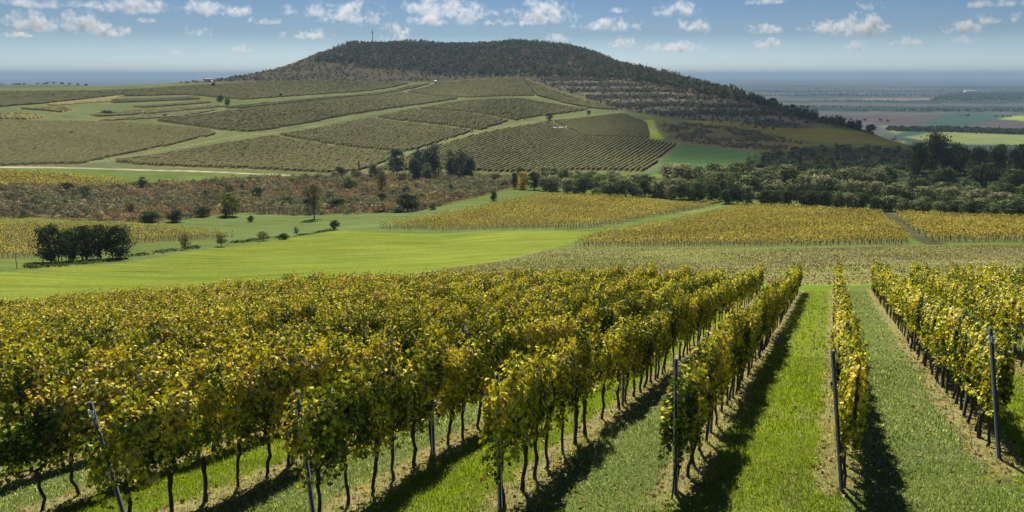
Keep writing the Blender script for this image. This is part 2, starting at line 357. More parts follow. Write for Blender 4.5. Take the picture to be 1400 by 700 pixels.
CLOUDS=[(-7273,11714,1183,820,131,'flat cumulus cut by the top edge at the upper left corner'),
(-10497,17097,1290,963,353,'puffy grey-bellied cumulus, second from the left border'),
(-10598,16220,1230,396,228,'small cloud cut by the left border'),
(-13196,20585,1176,893,116,'thin flat wisp low at the left border'),
(-9738,17640,1327,729,431,'grey tower-like cumulus with a bright rim'),
(-10094,19498,1244,808,257,'trailing cloud beside the grey tower-like one'),
(-6455,11774,1167,396,99,'small flat cloud above the grey tower-like one'),
(-6141,12709,1217,1022,202,'long bumpy cumulus near the top edge over the far left vineyards'),
(-7002,15011,1161,394,85,'thin wisp under the long bumpy cumulus'),
(-4979,12927,1224,870,218,'broad domed cumulus near the top edge over the terraces'),
(-4560,13002,1207,365,182,'small cumulus touching the broad domed one'),
(-4952,15426,1189,608,145,'flat bright cloud over the left shoulder of the hill'),
(-7892,19495,1226,624,220,'solitary small round cumulus above the white house'),
(-3465,13231,1226,693,223,'cumulus at the top edge above the left slope of the hill'),
(-3050,14811,1306,1137,388,'large ragged grey cumulus just above the mast'),
(-5449,21175,1226,878,220,'pale low cloud left of the mast'),
(-6169,20974,1196,316,158,'tiny pale puff low over the left slope'),
(-8595,24538,955,650,209,'faint low puff near the horizon above the white house'),
(-10431,23816,800,452,158,'faint small puff close to the left horizon'),
(-3398,22701,1428,855,641,'tall pale cloud standing behind the hilltop beside the mast'),
(-1200,13230,1250,1113,272,'wide cumulus mass at the top edge above the hilltop'),
(-863,15865,1291,625,357,'grey-centred cumulus under the wide top-edge mass'),
(-1644,15642,1218,675,205,'ragged cloud between the tall pale cloud and the grey-centred one'),
(-281,13075,1202,514,171,'flat bright cloud above the highest part of the forest'),
(567,14426,1288,999,351,'big billowing cumulus with a dark belly above the hilltop'),
(104,15865,1206,894,179,'flat pale cloud below the big billowing cumulus'),
(2151,17218,1252,1294,275,'long flat-based cumulus above the right shoulder of the hill'),
(1725,12633,1165,425,95,'small flat cloud above the long flat-based cumulus'),
(1363,22936,1234,606,238,'little cloud touching the hill crest'),
(3698,25736,1160,827,341,'low pale cloud over the right shoulder of the hill'),
(2808,13231,1238,718,247,'bright cumulus at the top edge right of the hill'),
(4209,17915,1265,775,303,'compact grey oval cumulus right of the hill'),
(5436,25425,1055,1491,289,'pale low bank of cloud beside the falling slope'),
(6010,18515,1220,836,209,'slanting bright cloud over the distant plain'),
(3611,11187,1165,543,94,'cloud cut by the top edge over the distant plain'),
(8209,24670,1117,746,257,'small low puff under the slanting bright cloud'),
(7296,18212,1235,856,240,'flat half of the double cloud above the shaded valley'),
(8409,18836,1324,1027,425,'taller half of the double cloud above the shaded valley'),
(10560,23759,1037,719,315,'faint rag hanging under the double cloud'),
(5619,12222,1186,434,137,'compact bright cloud at the top above the double one'),
(11780,23178,1120,876,197,'low thin cloud above the huge dark tree'),
(10587,18215,1235,685,240,'ragged cloud left of the right border pair'),
(9522,15221,1216,771,200,'stretched bright cloud near the right border'),
(7273,11593,1172,671,108,'cloud cut by the top edge at the upper right corner'),
(13196,22402,1148,761,211,'low grey cloud over the white warehouse')]

rng = np.random.default_rng(11)
ROW_A = 0.4163571                               # heading of the vine rows, from +Y towards +X
UX, UY, VX, VY = math.cos(ROW_A), -math.sin(ROW_A), math.sin(ROW_A), math.cos(ROW_A)
ROW_GAP = 2.5
ROW_0 = 5.5016

# ---------------------------------------------------------------- relief: thin-plate spline through the estimated heights
REL = np.array(RELIEF)
def _feat(x, y):
    r = np.hypot(x, y)
    th = np.clip(np.arctan2(x, y), -.74, .74)
    return np.stack([th * 2.6, np.log(np.maximum(r, 1.2))], -1), r
def _kern(d2): return np.where(d2 > 1e-12, d2 * np.log(np.maximum(d2, 1e-12)), 0)
def _solve():
    X, r = _feat(REL[:, 0], REL[:, 1])
    e = (REL[:, 2] - EYE) / r
    n = len(X)
    K = _kern(((X[:, None] - X[None]) ** 2).sum(-1))
    K[np.arange(n), np.arange(n)] += 2e-4
    B = np.c_[np.ones(n), X]
    return X, np.linalg.solve(np.block([[K, B], [B.T, np.zeros((3, 3))]]), np.r_[e, 0, 0, 0])
_CX, _CW = _solve()
def height(x, y):
    x = np.asarray(x, float); y = np.asarray(y, float); sh = x.shape
    X, r = _feat(x.ravel(), y.ravel())
    out = np.empty(len(X))
    c2 = (_CX ** 2).sum(1)
    for i in range(0, len(X), 30000):
        a = X[i:i + 30000]
        d2 = np.maximum((a ** 2).sum(1)[:, None] + c2[None] - 2 * a @ _CX.T, 1e-12)
        out[i:i + 30000] = (d2 * np.log(d2)) @ _CW[:-3] + _CW[-3] + a @ _CW[-2:]
    return (EYE + out * np.maximum(r, 1.2)).reshape(sh)
def h1(x, y): return float(height(np.array([x]), np.array([y]))[0])

def inside(poly, x, y):
    P = np.asarray(poly, float); x = np.asarray(x); y = np.asarray(y)
    c = np.zeros(x.shape, bool)
    j = len(P) - 1
    for i in range(len(P)):
        xi, yi = P[i]; xj, yj = P[j]
        if yi != yj:
            c ^= ((yi > y) != (yj > y)) & (x < (xj - xi) * (y - yi) / (yj - yi) + xi)
        j = i
    return c
def seg_dist(ax, ay, bx, by, x, y):
    dx, dy = bx - ax, by - ay
    t = np.clip(((x - ax) * dx + (y - ay) * dy) / max(dx * dx + dy * dy, 1e-9), 0, 1)
    return np.hypot(x - ax - t * dx, y - ay - t * dy)
def poly_sd(poly, x, y):                         # positive inside
    P = list(poly)
    d = np.full(x.shape, 1e9)
    for (a, b), (c, e) in zip(P, P[1:] + P[:1]):
        d = np.minimum(d, seg_dist(a, b, c, e, x, y))
    return np.where(inside(P, x, y), d, -d)
def line_dist(pts, x, y):
    d = np.full(x.shape, 1e9)
    for (a, b), (c, e) in zip(pts[:-1], pts[1:]):
        d = np.minimum(d, seg_dist(a, b, c, e, x, y))
    return d
def smooth(a, b, t):
    t = np.clip((t - a) / (b - a), 0, 1)
    return t * t * (3 - 2 * t)
_perm = np.random.default_rng(5).random((256, 256))
def vnoise(x, y):                                # value noise, 0..1
    xi = np.floor(x).astype(int); yi = np.floor(y).astype(int)
    fx = x - xi; fy = y - yi
    fx = fx * fx * (3 - 2 * fx); fy = fy * fy * (3 - 2 * fy)
    g = lambda a, b: _perm[a & 255, b & 255]
    return (g(xi, yi) * (1 - fx) + g(xi + 1, yi) * fx) * (1 - fy) + (g(xi, yi + 1) * (1 - fx) + g(xi + 1, yi + 1) * fx) * fy

# ---------------------------------------------------------------- object helpers
def link(o, parent=None):
    scene.collection.objects.link(o)
    if parent: o.parent = parent
    return o
def mesh_data(name, V, F, mat=None, col=None, smooth_shade=False):
    me = bpy.data.meshes.new(name)
    V = np.asarray(V, np.float32); F = np.asarray(F, np.int32)
    k = F.shape[1]
    me.vertices.add(len(V)); me.vertices.foreach_set("co", V.ravel())
    me.loops.add(F.size); me.loops.foreach_set("vertex_index", F.ravel())
    me.polygons.add(len(F))
    me.polygons.foreach_set("loop_start", np.arange(0, F.size, k, dtype=np.int32))
    me.polygons.foreach_set("loop_total", np.full(len(F), k, np.int32))
    if smooth_shade: me.polygons.foreach_set("use_smooth", np.ones(len(F), bool))
    if col is not None:
        a = me.color_attributes.new("Col", 'FLOAT_COLOR', 'POINT')
        a.data.foreach_set("color", np.c_[col, np.ones(len(col))].astype(np.float32).ravel())
    me.update(calc_edges=True)
    if mat: me.materials.append(mat)
    return me
def obj(name, me, parent=None, loc=None):
    o = bpy.data.objects.new(name, me)
    if loc is not None: o.location = loc
    return link(o, parent)
def tag(o, label=None, cat=None, group=None, kind=None):
    if label: o["label"] = label
    if cat: o["category"] = cat
    if group: o["group"] = group
    if kind: o["kind"] = kind
    return o
def thing(name, label, cat, loc, group=None, rot=0.0):
    o = bpy.data.objects.new(name, None)
    o.empty_display_size = .2
    o.location = loc; o.rotation_euler = (0, 0, rot)
    return tag(link(o), label, cat, group)
class MB:                                        # collects tubes and boxes into one mesh of quads
    def __init__(s): s.V = []; s.F = []
    def tube(s, pts, rad, n=6):
        pts = [Vector(p) for p in pts]
        b = len(s.V)
        for i, p in enumerate(pts):
            d = (pts[min(i + 1, len(pts) - 1)] - pts[max(i - 1, 0)]).normalized()
            a = d.orthogonal().normalized() if abs(d.z) < .5 else (Vector((1, 0, 0)) - d * d.x).normalized()
            c = d.cross(a)
            for k in range(n):
                t = 2 * math.pi * k / n
                s.V.append(p + (a * math.cos(t) + c * math.sin(t)) * rad[i])
        for i in range(len(pts) - 1):
            for k in range(n):
                s.F.append((b + i * n + k, b + i * n + (k + 1) % n, b + (i + 1) * n + (k + 1) % n, b + (i + 1) * n + k))
        e = len(s.V); s.V.append(pts[-1]); l = b + (len(pts) - 1) * n
        for k in range(0, n, 2): s.F.append((l + k, l + (k + 1) % n, l + (k + 2) % n, e))
    def box(s, x0, x1, y0, y1, z0, z1):
        b = len(s.V)
        s.V += [Vector(p) for p in ((x0, y0, z0), (x1, y0, z0), (x1, y1, z0), (x0, y1, z0), (x0, y0, z1), (x1, y0, z1), (x1, y1, z1), (x0, y1, z1))]
        s.F += [tuple(b + i for i in f) for f in ((3, 2, 1, 0), (4, 5, 6, 7), (0, 1, 5, 4), (1, 2, 6, 5), (2, 3, 7, 6), (3, 0, 4, 7))]
    def data(s, name, mat, smooth_shade=False): return mesh_data(name, np.array([tuple(v) for v in s.V]), np.array(s.F), mat, smooth_shade=smooth_shade)

# ---------------------------------------------------------------- materials
def new_mat(name):
    m = bpy.data.materials.new(name); m.use_nodes = True
    nt = m.node_tree; nt.nodes.clear()
    return m, nt, nt.nodes.new("ShaderNodeOutputMaterial")
def N(nt, t, **kw):
    n = nt.nodes.new(t)
    for k, v in kw.items(): setattr(n, k, v)
    return n
def math_node(nt, op, a, b=None, c=None):
    n = N(nt, "ShaderNodeMath", operation=op)
    for i, v in enumerate((a, b, c)):
        if v is None: continue
        if hasattr(v, "links"): nt.links.new(v, n.inputs[i])
        else: n.inputs[i].default_value = v
    return n.outputs[0]
def noise_node(nt, vec, scale, detail=3, rough=.6):
    n = N(nt, "ShaderNodeTexNoise"); n.inputs["Scale"].default_value = scale
    n.inputs["Detail"].default_value = detail; n.inputs["Roughness"].default_value = rough
    nt.links.new(vec, n.inputs["Vector"]); return n.outputs["Fac"]
def map_range(nt, v, a, b, c, d):
    n = N(nt, "ShaderNodeMapRange")
    nt.links.new(v, n.inputs[0])
    for i, x in enumerate((a, b, c, d)): n.inputs[i + 1].default_value = x
    return n.outputs[0]
def mix_col(nt, f, a, b, mode='MIX'):
    n = N(nt, "ShaderNodeMix", data_type='RGBA', blend_type=mode)
    for s, v in ((n.inputs[0], f), (n.inputs[6], a), (n.inputs[7], b)):
        if hasattr(v, "links"): nt.links.new(v, s)
        else: s.default_value = v if not isinstance(v, tuple) else (*v, 1)
    return n.outputs[2]
def scale_col(nt, col, f):
    n = N(nt, "ShaderNodeVectorMath", operation='SCALE')
    nt.links.new(col, n.inputs[0]); nt.links.new(f, n.inputs["Scale"])
    return n.outputs[0]
def simple(name, col, rough=.7, metal=0.0, noise=.3, scale=20.):
    m, nt, out = new_mat(name)
    b = N(nt, "ShaderNodeBsdfPrincipled"); b.inputs["Roughness"].default_value = rough; b.inputs["Metallic"].default_value = metal
    tc = N(nt, "ShaderNodeTexCoord")
    f = map_range(nt, noise_node(nt, tc.outputs["Object"], scale), .3, .7, 1 - noise, 1 + noise)
    rgb = N(nt, "ShaderNodeRGB"); rgb.outputs[0].default_value = (*col, 1)
    nt.links.new(scale_col(nt, rgb.outputs[0], f), b.inputs["Base Color"])
    nt.links.new(b.outputs[0], out.inputs[0]); return m
def leafy(name, trans=.4, gloss=.05, rough=.4, tint=(1.0, 1.0, .8)):
    m, nt, out = new_mat(name)
    at = N(nt, "ShaderNodeAttribute", attribute_name="Col")
    d = N(nt, "ShaderNodeBsdfDiffuse"); nt.links.new(at.outputs["Color"], d.inputs[0])
    t = N(nt, "ShaderNodeBsdfTranslucent")
    nt.links.new(mix_col(nt, 1.0, at.outputs["Color"], tint, 'MULTIPLY'), t.inputs[0])
    mx = N(nt, "ShaderNodeMixShader"); mx.inputs[0].default_value = trans
    nt.links.new(d.outputs[0], mx.inputs[1]); nt.links.new(t.outputs[0], mx.inputs[2])
    res = mx
    if gloss > 0:
        g = N(nt, "ShaderNodeBsdfGlossy"); g.inputs["Roughness"].default_value = rough
        m2 = N(nt, "ShaderNodeMixShader"); m2.inputs[0].default_value = gloss
        nt.links.new(mx.outputs[0], m2.inputs[1]); nt.links.new(g.outputs[0], m2.inputs[2]); res = m2
    nt.links.new(res.outputs[0], out.inputs[0]); return m
M_LEAF = leafy("vine_leaf", .20, .02, .55, (1.3, 1.25, .55))
M_FARLEAF = leafy("far_leaf", .35, 0)
M_BUSHLEAF = leafy("bush_leaf", .2, 0)
M_CROWN = leafy("tree_leaf", .22, .0, .5)
M_GRASS = leafy("grass_blade", .45, .05, .35, (1.1, 1.15, .5))
M_BARK = simple("vine_bark", (.035, .028, .022), .9, 0, .5, 40)
M_TRUNK = simple("tree_bark", (.05, .042, .035), .9, 0, .4, 6)
M_CANE = simple("cane_bark", (.14, .085, .045), .8, 0, .4, 30)
M_STEEL = simple("weathered_steel", (.040, .046, .048), .75, 0, .35, 14)
M_WIRE = simple("wire_steel", (.35, .36, .37), .4, .8, .1, 10)
M_WHITE = simple("white_paint", (.78, .78, .74), .6, 0, .06, 3)
M_ROOF = simple("roof_tile", (.28, .15, .10), .8, 0, .25, 4)
M_DARKWOOD = simple("dark_wood", (.05, .045, .04), .8, 0, .3, 5)
M_MAST = simple("mast_steel", (.16, .17, .19), .6, .2, .1, 1)

def ground_material():
    m, nt, out = new_mat("land")
    at = N(nt, "ShaderNodeAttribute", attribute_name="Col")
    tc = N(nt, "ShaderNodeTexCoord"); P = tc.outputs["Object"]
    st = N(nt, "ShaderNodeMapping"); st.inputs["Scale"].default_value = (.30, 2.2, 1)
    st.inputs["Rotation"].default_value = (0, 0, -.15)
    nt.links.new(P, st.inputs[0])
    f = math_node(nt, 'MULTIPLY', map_range(nt, noise_node(nt, P, 1.7, 5, .75), .3, .7, .72, 1.28),
                  map_range(nt, noise_node(nt, st.outputs[0], .17, 5, .72), .3, .7, .66, 1.34))
    f = math_node(nt, 'MULTIPLY', f, map_range(nt, noise_node(nt, P, .018, 4), .3, .7, .84, 1.16))
    col = scale_col(nt, at.outputs["Color"], f)
    warm = map_range(nt, noise_node(nt, st.outputs[0], .06, 4), .4, .7, 0, .4)
    col = mix_col(nt, warm, col, mix_col(nt, 1.0, col, (1.35, 1.1, .7), 'MULTIPLY'))
    b = N(nt, "ShaderNodeBsdfDiffuse"); nt.links.new(col, b.inputs[0])
    bp = N(nt, "ShaderNodeBump"); bp.inputs["Strength"].default_value = .6; bp.inputs["Distance"].default_value = .25
    nt.links.new(noise_node(nt, P, 3.0, 5, .7), bp.inputs["Height"]); nt.links.new(bp.outputs[0], b.inputs["Normal"])
    nt.links.new(b.outputs[0], out.inputs[0]); return m
def alley_material():                            # ground under the vines: grassed alleys, dry strips below the rows
    m, nt, out = new_mat("vineyard_floor")
    tc = N(nt, "ShaderNodeTexCoord"); P = tc.outputs["Object"]
    sx = N(nt, "ShaderNodeSeparateXYZ"); nt.links.new(P, sx.inputs[0])
    u = math_node(nt, 'ADD', math_node(nt, 'MULTIPLY', sx.outputs[0], UX), math_node(nt, 'MULTIPLY', sx.outputs[1], UY))
    v = math_node(nt, 'ADD', math_node(nt, 'MULTIPLY', sx.outputs[0], VX), math_node(nt, 'MULTIPLY', sx.outputs[1], VY))
    al = math_node(nt, 'MULTIPLY', math_node(nt, 'SUBTRACT', ROW_0, u), 1 / ROW_GAP)
    d = math_node(nt, 'MULTIPLY', math_node(nt, 'ABSOLUTE', math_node(nt, 'SUBTRACT', math_node(nt, 'FRACT', math_node(nt, 'ADD', al, .5)), .5)), ROW_GAP)
    n1 = noise_node(nt, P, 2.5, 5, .7); n2 = noise_node(nt, P, .7, 3); n3 = noise_node(nt, P, 22, 4, .7)
    dd = math_node(nt, 'ADD', d, math_node(nt, 'MULTIPLY', math_node(nt, 'SUBTRACT', n1, .5), .55))
    strip = map_range(nt, dd, .26, .48, 1, 0)
    begin = math_node(nt, 'SUBTRACT', v, math_node(nt, 'SUBTRACT', 14.4, math_node(nt, 'MULTIPLY', al, 1.25)))
    inrow = math_node(nt, 'MULTIPLY', map_range(nt, begin, -.3, .6, 0, 1), map_range(nt, v, 57, 63, 1, 0))
    strip = math_node(nt, 'MULTIPLY', strip, inrow)
    par = math_node(nt, 'GREATER_THAN', math_node(nt, 'FRACT', math_node(nt, 'MULTIPLY', al, .5)), .5)
    par = math_node(nt, 'MULTIPLY', par, map_range(nt, begin, -1.5, 1, .5, 1))
    g = mix_col(nt, par, (.11, .145, .012), (.078, .102, .030))
    g = mix_col(nt, map_range(nt, n2, .35, .65, 0, .6), g, (.10, .12, .03))
    rut = math_node(nt, 'MULTIPLY', map_range(nt, math_node(nt, 'ABSOLUTE', math_node(nt, 'SUBTRACT', dd, .74)), .05, .17, .5, 0), map_range(nt, n2, .35, .6, .2, 1))
    g = mix_col(nt, rut, g, (.115, .11, .045))
    dry = mix_col(nt, map_range(nt, n1, .35, .65, 0, 1), (.21, .175, .085), (.13, .14, .045))
    dry = mix_col(nt, map_range(nt, noise_node(nt, P, 6, 4), .5, .68, 0, .8), dry, (.09, .065, .04))
    col = mix_col(nt, strip, g, dry)
    col = scale_col(nt, col, map_range(nt, n3, .3, .7, .6, 1.4))
    b = N(nt, "ShaderNodeBsdfDiffuse"); nt.links.new(col, b.inputs[0])
    bp = N(nt, "ShaderNodeBump"); bp.inputs["Strength"].default_value = .8; bp.inputs["Distance"].default_value = .05
    nt.links.new(n3, bp.inputs["Height"]); nt.links.new(bp.outputs[0], b.inputs["Normal"])
    nt.links.new(b.outputs[0], out.inputs[0]); return m
M_LAND = ground_material()
M_ALLEY = alley_material()

# ---------------------------------------------------------------- the ground, one continuous sheet cut into named pieces
def v_begin(k): return float(np.interp(k, [-18, 1, 2, 3, 4, 5, 6, 7, 12], [38, 14.2, 12.0, 11.2, 9.7, 8.2, 6.9, 5.6, 2.0]))
def v_end(k): return float(np.interp(k, [-18, 1, 3, 5, 20, 30, 36], [64, 61, 56.5, 54, 53, 41, 33]))
def build_ground():
    az = np.concatenate([np.radians(np.linspace(-180, -42, 30)[:-1]), np.radians(np.linspace(-42, 42, 760)), np.radians(np.linspace(42, 180, 30)[1:-1])])
    L = np.concatenate([np.linspace(math.log(.04), math.log(7), 18)[:-1], np.linspace(math.log(7), math.log(70), 130)[:-1],
                        np.linspace(math.log(70), math.log(1500), 430)[:-1], np.linspace(math.log(1500), math.log(58000), 110)])
    nA, nR = len(az), len(L)
    A, RR = np.meshgrid(az, np.exp(L), indexing='ij')
    x = (RR * np.sin(A)).ravel(); y = (RR * np.cos(A)).ravel()
    z = height(x, y); r = np.hypot(x, y)
    u = x * UX + y * UY; v = x * VX + y * VY
    # base colours of the land cover
    col = np.empty((len(x), 3)); col[:] = (.075, .105, .028)
    reg = np.zeros(len(x), np.int8)              # 0 ground 1 meadow 2 pasture 3 dry strip 4 hillside 5 hill 6 plain 7 vineyard floor 8 road 9 track
    slope = (r > 425) & (r < 2600) & (np.abs(A.ravel()) < .75)
    reg[slope] = 4
    col[slope] = (.078, .098, .040)
    plain = (r >= 1900) | ((x > 260) & (y > 560) & (z < EYE - 62)) | (r > 2600)
    plain |= (z < EYE - 58) & (r > 600)
    reg[plain] = 6
    n = vnoise(x / 900. + 3, y / 350. + 7); n2 = vnoise(x / 2600. + 31, y / 900. + 17)
    pc = np.array([(.022, .04, .036), (.045, .05, .052), (.028, .046, .042), (.06, .064, .064), (.02, .034, .032)])  # field tones with the blue cast of distant haze mixed in
    ci = np.clip(((n * .6 + n2 * .6) * 5).astype(int), 0, 4)
    col[plain] = pc[ci[plain]]
    back = plain & (r > 1300) & (r < 3200) & (z > EYE - 72) & (x < 400)
    col[back] = (.06, .07, .04)
    def paint(key, c, w=None, rid=None, grow=0.0):
        poly = FIELDS[key]; P = np.array(poly)
        lo, hi = P.min(0) - 40, P.max(0) + 40
        i = np.where((x > lo[0]) & (x < hi[0]) & (y > lo[1]) & (y < hi[1]))[0]
        if not len(i): return
        sd = poly_sd(poly, x[i], y[i]) + grow
        ww = (.4 + r[i] * .0022) if w is None else w
        a = smooth(-1, 1, sd / ww)
        col[i] = col[i] * (1 - a[:, None]) + np.array(c) * a[:, None]
        if rid is not None: reg[i[sd > 0]] = rid
    paint('hill', (.055, .05, .032), 6, 5, 4)
    paint('scrub', (.085, .06, .035), 4)
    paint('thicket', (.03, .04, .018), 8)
    paint('heath', (.10, .085, .05), 8)
    paint('terrace', (.082, .078, .062), 5)
    for k in ('f1', 'f2a', 'f2b', 'f2c', 'f2d', 'f3a', 'f3b', 'f4', 'f5', 'f6', 'f7', 'f8', 't1', 't2', 't3', 't4', 't5', 't6', 't7'):
        paint(k, (.098, .10, .046), grow=5.0)
    for k in ('vine_w', 'vine_a', 'vine_b', 'vine_c', 'vine_v'): paint(k, (.080, .088, .034))
    paint('olive', (.13, .12, .035), 6)
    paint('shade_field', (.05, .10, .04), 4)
    paint('strip', (.19, .23, .05), 2)
    paint('pasture', (.078, .108, .036), None, 2)
    paint('meadow', (.104, .134, .022), None, 1)
    paint('fallow', (.142, .138, .058), 3, 3)
    i = reg == 3
    g = smooth(.45, .75, vnoise(x[i] / 14. + 5, y[i] / 5.))[:, None] * .75
    col[i] = col[i] * (1 - g) + np.array((.13, .14, .045)) * g
    paint('headland', (.08, .15, .015), 1.0)
    for k, c in (('pbrown', (.055, .05, .052)), ('pgreen', (.15, .21, .05)), ('pyellow', (.115, .14, .055)), ('pteal', (.03, .06, .05)), ('ppink', (.12, .095, .085)), ('pwood', (.03, .045, .025))):
        paint(k, c, 10)
    for k, (pts, w) in TRACKS.items():
        d = line_dist(pts, x, y)
        a = smooth(1, -1, (d - w) / (.3 + r * .0015))[:, None]
        c = np.array((.27, .25, .20)) if k == 'gravel_road' else np.array((.05, .05, .028)) if k == 'ditch' else np.array((.11, .13, .04)) if k == 'link_track' else np.array((.090, .112, .047))
        near_rut = np.exp(-((d - w * .45) / (w * .22)) ** 2)[:, None]
        if k.endswith('er_track') or k == 'north_track': c = c * (1 - near_rut) + np.array((.135, .14, .07)) * near_rut
        col[:] = col * (1 - a) + c * a
        reg[d < w] = 8 if k == 'gravel_road' else 9
        if k in ('ditch', 'link_track'): reg[d < w] = 0
    ve = np.interp((ROW_0 - u) / ROW_GAP, [-18, 1, 3, 5, 20, 30, 36], [64, 61, 56.5, 54, 53, 41, 33])
    floor = (v < ve + 1.5) & (r < 105)
    reg[floor] = 7
    idx = np.arange(nA * nR).reshape(nA, nR)
    Fq = np.stack([idx[:-1, :-1], idx[1:, :-1], idx[1:, 1:], idx[:-1, 1:]], -1).reshape(-1, 4)[:, ::-1]
    wrap = np.stack([idx[-1, :-1], idx[0, :-1], idx[0, 1:], idx[-1, 1:]], -1)[:, ::-1]
    Fq = np.concatenate([Fq, wrap])
    fr = reg[Fq].max(1)
    V = np.c_[x, y, z]
    for rid, name in enumerate(('ground', 'meadow', 'pasture', 'dry_grass_ground', 'hillside', 'hill', 'plain', 'vineyard_floor', 'gravel_road', 'grass_path')):
        f = Fq[fr == rid]
        if not len(f): continue
        used, inv = np.unique(f, return_inverse=True)
        me = mesh_data(name, V[used], inv.reshape(f.shape), M_ALLEY if rid == 7 else M_LAND, col[used], True)
        tag(obj(name, me), kind='structure')
build_ground()

# ---------------------------------------------------------------- leaf and card generators
def cards(C, size, col, up=0.0, aspect=(.7, 1.3), seed=0, out=None):
    """one bent-looking quad per centre, randomly turned"""
    g = np.random.default_rng(seed)
    n = len(C)
    nrm = g.normal(size=(n, 3)); nrm[:, 2] += up
    if out is not None: nrm = nrm * .45 + out
    nrm /= np.linalg.norm(nrm, axis=1)[:, None]
    a = np.cross(nrm, g.normal(size=(n, 3))); a /= np.linalg.norm(a, axis=1)[:, None]
    b = np.cross(nrm, a)
    s = (np.asarray(size) * .5 * np.ones(n))[:, None]
    asp = g.uniform(*aspect, size=(n, 1))
    a = a * s * asp; b = b * s / asp
    j = lambda: g.uniform(.6, 1.15, (n, 1))
    V = np.stack([C - a * j() - b * .3 * j(), C - b * j() + a * .3, C + a * j() + b * .3 * j(), C + b * j() - a * .3], 1).reshape(-1, 3)
    F = np.arange(4 * n).reshape(n, 4)
    return V, F, np.repeat(col, 4, 0)
def merge(parts):
    V, F, Cc = [], [], []; o = 0
    for v, f, c in parts:
        V.append(v); F.append(f + o); Cc.append(c); o += len(v)
    return np.concatenate(V), np.concatenate(F), np.concatenate(Cc)
def pick(g, pal, n, w=None):
    pal = np.array(pal); w = None if w is None else np.array(w) / np.sum(w)
    c = pal[g.choice(len(pal), n, p=w)]
    return np.clip(c * g.uniform(.7, 1.3, (n, 1)), 0, .8)

# ---------------------------------------------------------------- grapevines
VINE_PAL = [(.028, .052, .012), (.065, .098, .015), (.19, .21, .022), (.43, .42, .03), (.62, .52, .04), (.50, .31, .04), (.18, .10, .035), (.40, .35, .17)]
VINE_MIX = {'yellow': [5, 10, 18, 30, 26, 5, 3, 3], 'mixed': [12, 20, 22, 22, 13, 4, 4, 3], 'green': [26, 30, 22, 12, 5, 1, 2, 2], 'tan': [10, 14, 18, 17, 9, 9, 9, 14]}
def leaf_template():
    ang = np.radians([0, 22, 42, 66, 92, 118, 148, 180, 212, 242, 268, 294, 318, 338])
    rad = np.array([1.0, .70, .92, .58, .82, .60, .66, .12, .66, .60, .82, .58, .92, .70])
    return np.stack([np.sin(ang) * rad, np.cos(ang) * rad, -.25 * np.abs(np.sin(ang) * rad)], -1)
LEAF = leaf_template()
def vine_points(g, n, length):
    """leaf centres of a hedge-like vine: x along the row, y across, z up"""
    x = g.uniform(-length / 2, length / 2, n)
    top = 2.06 + .10 * np.sin(x * 4.5 + g.uniform(0, 6)) + g.normal(0, .06, n)
    low = .98 + .09 * np.sin(x * 4 + g.uniform(0, 6))
    t = g.beta(1.35, 1.15, n)
    z = low + (top - low) * t
    half = .07 + .105 * np.sin(np.pi * np.clip(t, .05, .95)) ** .7
    side = g.choice([-1, 1], n)
    y = side * half * np.sqrt(g.uniform(.12, 1, n)) * (1 + .3 * np.sin(x * 7 + z * 5))
    sh = g.random(n) < .06                        # shoots that stick out above the top wire
    z[sh] = top[sh] + g.uniform(0, .28, sh.sum()); y[sh] *= .7
    dr = g.random(n) < .05                        # hanging shoots
    z[dr] = low[dr] - g.uniform(0, .22, dr.sum())
    a0, b0 = g.uniform(0, 200, 2)                 # openings in the leaf wall
    hole = vnoise(x * 2.4 + a0, z * 2.6 + b0) * .6 + vnoise(x * 5.5 + b0, z * 5.5 + a0) * .4
    keep = (hole > .36 + .10 * (t < .35)) | (g.random(n) < .10)
    return x[keep], y[keep], z[keep], t[keep]
def near_canopy(seed, mix, n=2100):
    g = np.random.default_rng(seed)
    x, y, z, t = vine_points(g, n, 1.15); n = len(x)
    # clumps of one tone: whole shoots turn colour together
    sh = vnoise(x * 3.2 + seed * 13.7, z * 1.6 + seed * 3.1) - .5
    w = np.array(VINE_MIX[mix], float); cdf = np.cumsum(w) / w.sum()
    q = np.clip(g.random(n) * .62 + .19 + sh * .70 + (t - .55) * .36, 0, .999)  # yellower with height; also puts lit crests and dark flanks into the colour
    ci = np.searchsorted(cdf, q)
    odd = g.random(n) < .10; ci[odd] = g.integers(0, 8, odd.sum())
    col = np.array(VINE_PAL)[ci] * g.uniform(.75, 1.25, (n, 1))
    size = g.uniform(.034, .062, n)
    nrm = np.stack([g.normal(0, .55, n), np.sign(y) * .8 + g.normal(0, .5, n), g.normal(0, .35, n) + .05 + 1.3 * np.clip(t - .62, 0, 1) * 2], -1)
    nrm /= np.linalg.norm(nrm, axis=1)[:, None]
    tip = np.stack([g.normal(0, .6, n), g.normal(0, .4, n) + np.sign(y) * .2, np.full(n, -1.0)], -1)
    tip -= nrm * (tip * nrm).sum(1)[:, None]; tip /= np.linalg.norm(tip, axis=1)[:, None]
    sd_ = np.cross(tip, nrm)
    k = len(LEAF)
    fold = g.uniform(.3, 1.8, (n, 1, 1))
    L3 = LEAF[None] * np.array([1, 1, 1.0])
    P = (sd_[:, None] * L3[..., 0:1] + tip[:, None] * L3[..., 1:2] + nrm[:, None] * L3[..., 2:3] * fold) * size[:, None, None] + np.stack([x, y, z], -1)[:, None]
    ctr = np.stack([x, y, z], -1)[:, None]
    V = np.concatenate([ctr, P], 1)               # centre + outline
    base = (np.arange(n) * (k + 1))[:, None]
    a = np.arange(0, k, 2)
    F = np.stack([np.zeros_like(a), 1 + a, 1 + (a + 1) % k, 1 + (a + 2) % k], -1)
    F = (base[:, :, None] + F[None]).reshape(-1, 4)
    return V.reshape(-1, 3), F, np.repeat(col, k + 1, 0)
